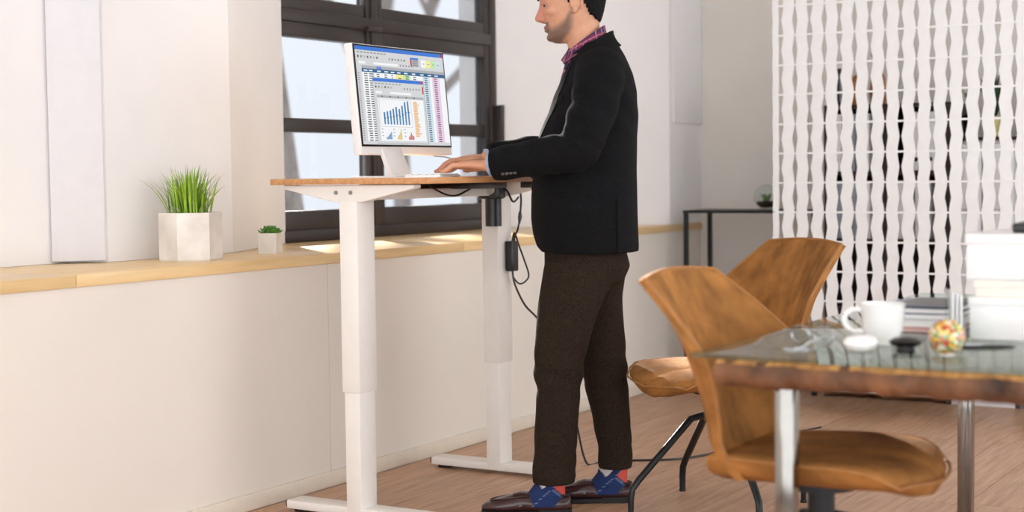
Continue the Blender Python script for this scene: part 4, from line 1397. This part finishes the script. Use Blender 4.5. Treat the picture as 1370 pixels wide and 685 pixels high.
# --- blazer
JT = [(.880, .118, -.212, .205), (.900, .135, -.213, .206), (.94, .146, -.212, .207), (.99, .151, -.211, .205), (1.075, .150, -.208, .199), (1.15, .145, -.206, .194), (1.26, .124, -.209, .197),
      (1.35, .086, -.213, .207), (1.42, .060, -.208, .213), (1.475, .034, -.196, .205), (1.515, .014, -.180, .170), (1.545, .000, -.166, .125), (1.568, -.008, -.152, .092), (1.585, -.016, -.138, .070)]
jk = MB()
jk.loft([oval((f + b) / 2, 0, z_, (f - b) / 2, hw, 48, 2.3) for z_, f, b, hw in JT])
for sy, el, wr in ((1, ELL, WL), (-1, ELR, WR)):
    p0 = Vector((-.085, sy * .135, 1.488))
    p1 = Vector((-.082, sy * .188, 1.462))
    e_ = Vector(el)
    cuff = e_.lerp(wr, .945)
    pts = smoothpath([p0, p1, (-.062, sy * .236, 1.36), tuple(e_ + Vector((-.012, 0, .03))), tuple(e_ + Vector((.02, 0, -.006))), tuple(e_.lerp(wr, .45)), tuple(cuff)], 6)
    tabr = [(0, .070), (.12, .084), (.3, .080), (.5, .071), (.62, .069), (.8, .062), (1.0, .055)]
    rad = [interp(tabr, k / (len(pts) - 1))[0] + .0022 * math.sin(k * 1.9) for k in range(len(pts))]
    jk.tube(pts, rad, 24)
jo = remeshed(jk, 'blazer', M['jacket'], man, 0.0055, 7, 0.5)
# sleeve and waist folds
newco = []
for v in jo.data.vertices:
    c = v.co
    sy = 1 if c.y > 0 else -1
    el = ELL if sy > 0 else ELR
    d_ = (c - el).length
    n0 = v.normal
    wob = 0.0045 * math.sin(c.z * 62 + c.x * 45) * math.exp(-(d_ / .10) ** 2)
    wob += 0.003 * math.sin(c.x * 38 - c.z * 55 + c.y * 20) * math.exp(-((c.z - 1.36) / .09) ** 2) * (1 if abs(c.y) > .12 else .4)
    wob += 0.0025 * math.sin(c.x * 24 + 1.3 + c.z * 9) * math.exp(-((c.z - 1.0) / .12) ** 2)
    newco += list(c + n0 * wob)
jo.data.vertices.foreach_set('co', newco)
jo.data.update()
bvh = BVHTree.FromPolygons([v.co.copy() for v in jo.data.vertices], [tuple(p.vertices) for p in jo.data.polygons])
def proj(o_, d_, off):
    h = bvh.ray_cast(Vector(o_), Vector(d_))
    return (h[0] - Vector(d_) * off) if h[0] is not None else None
def patch(rows, d_, off, thick, name, m, parent):
    """grid of ray origins laid on the cloth, with thickness"""
    G = [[proj(p, d_, off) for p in r] for r in rows]
    W = len(rows[0])
    if any(p is None for r in G for p in r):
        return None
    mb = MB()
    top = [p for r in G for p in r]
    bot = [p + Vector(d_) * thick for p in top]
    N = len(top)
    fs = []
    H_ = len(rows)
    for j in range(H_ - 1):
        for i in range(W - 1):
            a = j * W + i
            fs += [(a, a + 1, a + W + 1, a + W), (N + a, N + a + W, N + a + W + 1, N + a + 1)]
    for i in range(W - 1):
        fs += [(i, N + i, N + i + 1, i + 1), ((H_ - 1) * W + i, (H_ - 1) * W + i + 1, N + (H_ - 1) * W + i + 1, N + (H_ - 1) * W + i)]
    for j in range(H_ - 1):
        a = j * W
        fs += [(a, a + W, N + a + W, N + a), (a + W - 1, N + a + W - 1, N + a + 2 * W - 1, a + 2 * W - 1)]
    return mb.add(top + bot, fs).build(name, m, parent, angle=50)
for sy in (1, -1):
    rows = []
    for k in range(15):
        t = k / 14
        z_ = lerp(1.515, 1.13, t)
        inner = lerp(.052, .010, t ** .8)
        outer = interp([(0, .100), (.22, .128), (.24, .112), (.30, .126), (.75, .062), (1, .014)], t)[0]
        rows.append([(.5, sy * lerp(inner, outer, i / 6), z_) for i in range(7)])
    patch(rows, (-1, 0, 0), .0055, .010, 'lapel', M['jlin'], jo)
patch([[(.5, lerp(.095, .150, i / 5), lerp(1.372, 1.392, j) + i * .0025) for i in range(6)] for j in (0, .5, 1)], (-1, 0, 0), .004, .008, 'breast_pocket', M['jlin'], jo)
patch([[(lerp(-.075, .080, i / 8), .6, lerp(1.015, 1.062, j / 3)) for i in range(9)] for j in range(4)], (0, -1, 0), .004, .008, 'pocket_flap', M['jlin'], jo)
patch([[(lerp(-.136, -.196, i / 5) , .6, lerp(.884, 1.065, j / 8)) for i in range(6)] for j in range(9)], (0, -1, 0), .005, .010, 'vent_flap', M['jlin'], jo)
for k in range(4):
    p = proj((.195 + .013 * k, .6, 1.150 - .001 * k), (0, -1, 0), 0)
    if p is not None:
        MB().ell(tuple(p), (.0068, .003, .0068), 12, 8).build('cuff_button', M['button'], jo)
p = proj((.6, .004, 1.10), (-1, 0, 0), 0)
if p is not None:
    MB().ell(tuple(p), (.004, .009, .009), 12, 8).build('front_button', M['button'], jo)
# collar of the blazer
cg = MB()
def band(ctr, ra, rb, tz, hgt, flare, a0, a1, n, thick, rows=4):
    vs, fs = [], []
    W = n + 1
    for j in range(rows + 1):
        t = j / rows
        for i in range(W):
            a = lerp(a0, a1, i / n)
            c, s = math.cos(a), math.sin(a)
            vs.append(Vector((ctr[0] + (ra + flare * t * t) * c, (rb + flare * t * t) * s, ctr[1] + tz * c - hgt * t)))
    N = len(vs)
    for j in range(rows + 1):
        for i in range(W):
            a = lerp(a0, a1, i / n)
            vs.append(vs[j * W + i] - Vector((math.cos(a), math.sin(a), 0.2)) * thick)
    for j in range(rows):
        for i in range(n):
            a = j * W + i
            fs += [(a, a + W, a + W + 1, a + 1), (N + a, N + a + 1, N + a + W + 1, N + a + W)]
    for i in range(n):
        fs += [(i, i + 1, N + i + 1, N + i), (rows * W + i, N + rows * W + i, N + rows * W + i + 1, rows * W + i + 1)]
    for j in range(rows):
        a = j * W
        fs += [(a, N + a, N + a + W, a + W), (a + n, a + n + W, N + a + n + W, N + a + n)]
    return vs, fs
vs, fs = band((-.052, 1.578), .080, .080, -.046, .050, .026, math.radians(38), math.radians(322), 40, .006)
MB().add(vs, fs).build('blazer_collar', M['jlin'], jo, angle=60)

# --- plaid shirt
plaid = attr_mat('plaid_cotton', 0.8, bump=0.1)
def plaid_c(v):
    u_ = math.atan2(v.y, v.x + .04) * .075 * 9 / .09
    w_ = (v.z + .5 * v.x) / .011
    a = (u_ % 1.0)
    b = (w_ % 2.6) / 2.6
    c = (134, 28, 62)
    if a < .36:
        c = mixc(c, (40, 38, 78), .75)
    if b < .40:
        c = mixc(c, (40, 38, 78), .65)
    if .62 < a < .72 or .66 < b < .76:
        c = mixc(c, (214, 170, 186), .7)
    return c
vs, fs = band((-.038, 1.597), .066, .064, -.045, .038, .012, math.radians(8), math.radians(352), 110, .004, rows=16)
sc = MB().add(vs, fs).build('shirt_collar', plaid, man, angle=60)
paint(sc, plaid_c)
for sy in (1, -1):
    cp = [Vector((.026, sy * .010, 1.556)), Vector((.020, sy * .034, 1.565)), Vector((.037, sy * .030, 1.518)), Vector((.046, sy * .016, 1.527))]
    nn = Vector((-.006, -sy * .003, -.002))
    tip = MB().add(cp + [p + nn for p in cp], [(0, 1, 2, 3), (4, 7, 6, 5), (0, 4, 5, 1), (1, 5, 6, 2), (2, 6, 7, 3), (3, 7, 4, 0)]).build('collar_point', plaid, sc, smooth=False)
    paint(tip, plaid_c)
shf = MB().loft([oval(-.012 + lerp(.075, .0, (z_ - 1.30) / .26), 0, z_, .032, lerp(.018, .05, (z_ - 1.30) / .26), 24) for z_ in [1.30 + .26 * k / 40 for k in range(41)]]).build('shirt_front', plaid, man)
paint(shf, plaid_c)
for wr, el in ((WL, ELL), (WR, ELR)):
    d_ = (wr - el).normalized()
    c0 = el.lerp(wr, .90)
    o = MB().tube([c0, wr - d_ * .006], [.036, .036], 24).build('shirt_cuff', mat('pale_blue_cuff', (176, 186, 206), 0.8), man)

# --- trousers
tr = MB()
tr.loft([oval(-.022, 0, .96, .115, .160, 36), oval(-.028, 0, .89, .138, .178, 36), oval(-.035, 0, .83, .146, .184, 36), oval(-.030, 0, .78, .130, .176, 36), oval(-.025, 0, .745, .09, .13, 36)])
TL = [(.105, .084, .095, .072, .066), (.20, .080, .096, .0715, .066), (.30, .073, .097, .0725, .068), (.42, .064, .098, .074, .072), (.48, .064, .098, .083, .077), (.53, .060, .098, .086, .080), (.62, .042, .098, .095, .087), (.72, .018, .095, .108, .094), (.82, -.012, .090, .125, .094), (.86, -.02, .088, .125, .09)]
TR = [(.118, -.128, -.105, .058, .062), (.20, -.124, -.104, .060, .064), (.30, -.114, -.103, .066, .066), (.42, -.096, -.102, .078, .072), (.48, -.090, -.101, .080, .076), (.53, -.084, -.100, .084, .080), (.62, -.068, -.098, .095, .087), (.72, -.052, -.095, .108, .094), (.82, -.045, -.090, .125, .094), (.86, -.04, -.088, .125, .09)]
for T_ in (TL, TR):
    tr.loft([oval(a, b, z_, rx, ry, 32, 2.2) for z_, a, b, rx, ry in T_])
to = remeshed(tr, 'trousers', M['trouser'], man, 0.0055, 6, 0.5)
newco = []
for v in to.data.vertices:
    c = v.co
    nx, ny = v.normal.x, v.normal.y
    ang = math.atan2(ny, nx)
    wob = .0035 * math.sin(c.z * 70 + 2.0 * ang) * math.exp(-((c.z - .47) / .07) ** 2)
    wob += .003 * math.sin(c.z * 46 + 1.5 * ang + (1 if c.y > 0 else 2)) * math.exp(-((c.z - .18) / .09) ** 2)
    wob += .004 * math.sin(3 * ang + c.z * 12) * math.exp(-((c.z - .72) / .12) ** 2)
    newco += list(c + v.normal * (wob if c.z > .12 else 0.0))
to.data.vertices.foreach_set('co', newco)
to.data.update()

# --- socks with argyle, loafers
sockm = attr_mat('argyle_knit', 0.9, bump=0.25, bscale=400)
for sd, a0, yy in ((1, .086, .095), (-1, -.128, -.105)):
    rings = []
    for k in range(40):
        z_ = .030 + .14 * k / 39
        t = k / 39
        cxk = interp([(0, .040), (.25, .026), (.5, .012), (1, .0)], t)[0]
        rx = interp([(0, .085), (.25, .066), (.5, .052), (1, .048)], t)[0]
        rings.append(oval(a0 + cxk, yy, z_, rx, .040 if t > .3 else .043, 64))
    so = MB().loft(rings).build('sock', sockm, man, angle=180)
    def argyle(v, a0=a0, yy=yy):
        x = (v.x - a0)
        if v.y - yy < -.0:
            x = -x * .6
        z_ = v.z
        navy = (22, 44, 92)
        # diamonds about .07 wide, .09 high
        d1 = abs(x + .040) / .036 + abs(z_ - .098) / .040
        d2 = abs(x - .034) / .036 + abs(z_ - .128) / .036
        if d1 < 1:
            return (206, 84, 70)
        if d2 < 1:
            return (206, 198, 196)
        l1 = abs((x + .002) * .9 + (z_ - .098))
        l2 = abs((x + .002) * .9 - (z_ - .086))
        if min(l1, l2) < .0009:
            return (120, 140, 166)
        return navy if z_ < .105 or x < 0 else (18, 34, 72)
    paint(so, argyle)
    # loafer: heel at a0 - .055
    h0 = a0 - .062
    L_ = .305
    S_ = [(0.0, .010, .018, .050), (.02, .026, .010, .066), (.07, .034, .008, .070), (.20, .037, .008, .062), (.36, .038, .008, .060), (.46, .041, .008, .073), (.52, .044, .008, .079), (.60, .0475, .008, .073), (.72, .049, .008, .062), (.84, .045, .010, .053), (.93, .034, .012, .044), (.985, .018, .016, .034), (1.0, .006, .020, .028)]
    up_ = MB()
    rings = []
    for u_, hw, zb, zt in S_:
        ring = []
        for k in range(28):
            a = 2 * PI * k / 28
            c, s = math.cos(a), math.sin(a)
            c2 = math.copysign(abs(c) ** .75, c)
            zc, hz2 = (zb + zt) / 2, (zt - zb) / 2
            s2 = math.copysign(abs(s) ** .8, s)
            narrow = 1 - .22 * max(0, s)
            ring.append(Vector((h0 + u_ * L_, yy + hw * c2 * narrow, zc + hz2 * s2)))
        rings.append(ring)
    up_.loft(rings)
    sh_ = sub(up_.build('loafer', M['shoe'], man, angle=180), 1)
    so_ = MB()
    outl_ = [(h0 + u_ * L_, hw + .003) for u_, hw, _, _ in S_]
    poly = [(x, yy + w_) for x, w_ in outl_] + [(x, yy - w_) for x, w_ in reversed(outl_)]
    so_.prism(poly, .0005, .016)
    so_.build('sole', M['sole'], sh_, bevel=.002, seg=1)
    so_ = MB().prism([(x, yy + w_ * .98) for x, w_ in outl_[:5]] + [(x, yy - w_ * .98) for x, w_ in reversed(outl_[:5])], .0, .021).build('heel', M['sole'], sh_, smooth=False)
    # opening rim, apron seam and strap
    rim = [(h0 + .008 + .074 + .074 * math.cos(a) , yy + .031 * math.sin(a), .066 + .006 * max(0, math.cos(a)) ** 2) for a in [2 * PI * k / 28 for k in range(29)]]
    MB().tube(rim, .0035, 7).build('collar_rim', M['strap'], sh_)
    seam = [(h0 + .150 + .125 * math.sin(a), yy + .037 * math.cos(a), .0675 - .018 * math.sin(a)) for a in [PI * k / 20 for k in range(21)]]
    MB().tube(seam, .0026, 6).build('apron_seam', M['shoe'], sh_)
    rows = []
    for j in range(2):
        x_ = h0 + .168 + j * .030
        rows.append([Vector((x_, yy + .046 * math.cos(a), .034 + (.0445 - j * .0075) * math.sin(a))) for a in [PI * k / 12 for k in range(13)]])
    vs = rows[0] + rows[1]
    vs2 = [p + (Vector((p.x, yy, .03)) - p).normalized() * .004 for p in vs]
    fs = [(k, k + 1, 14 + k, 13 + k) for k in range(12)]
    N = 26
    fs += [(N + k, N + 13 + k, N + 14 + k, N + k + 1) for k in range(12)]
    fs += [(k, N + k, N + k + 1, k + 1) for k in range(12)] + [(13 + k, 14 + k, N + 14 + k, N + 13 + k) for k in range(12)]
    MB().add(vs + vs2, fs).build('strap', M['shoe'], sh_, angle=60)
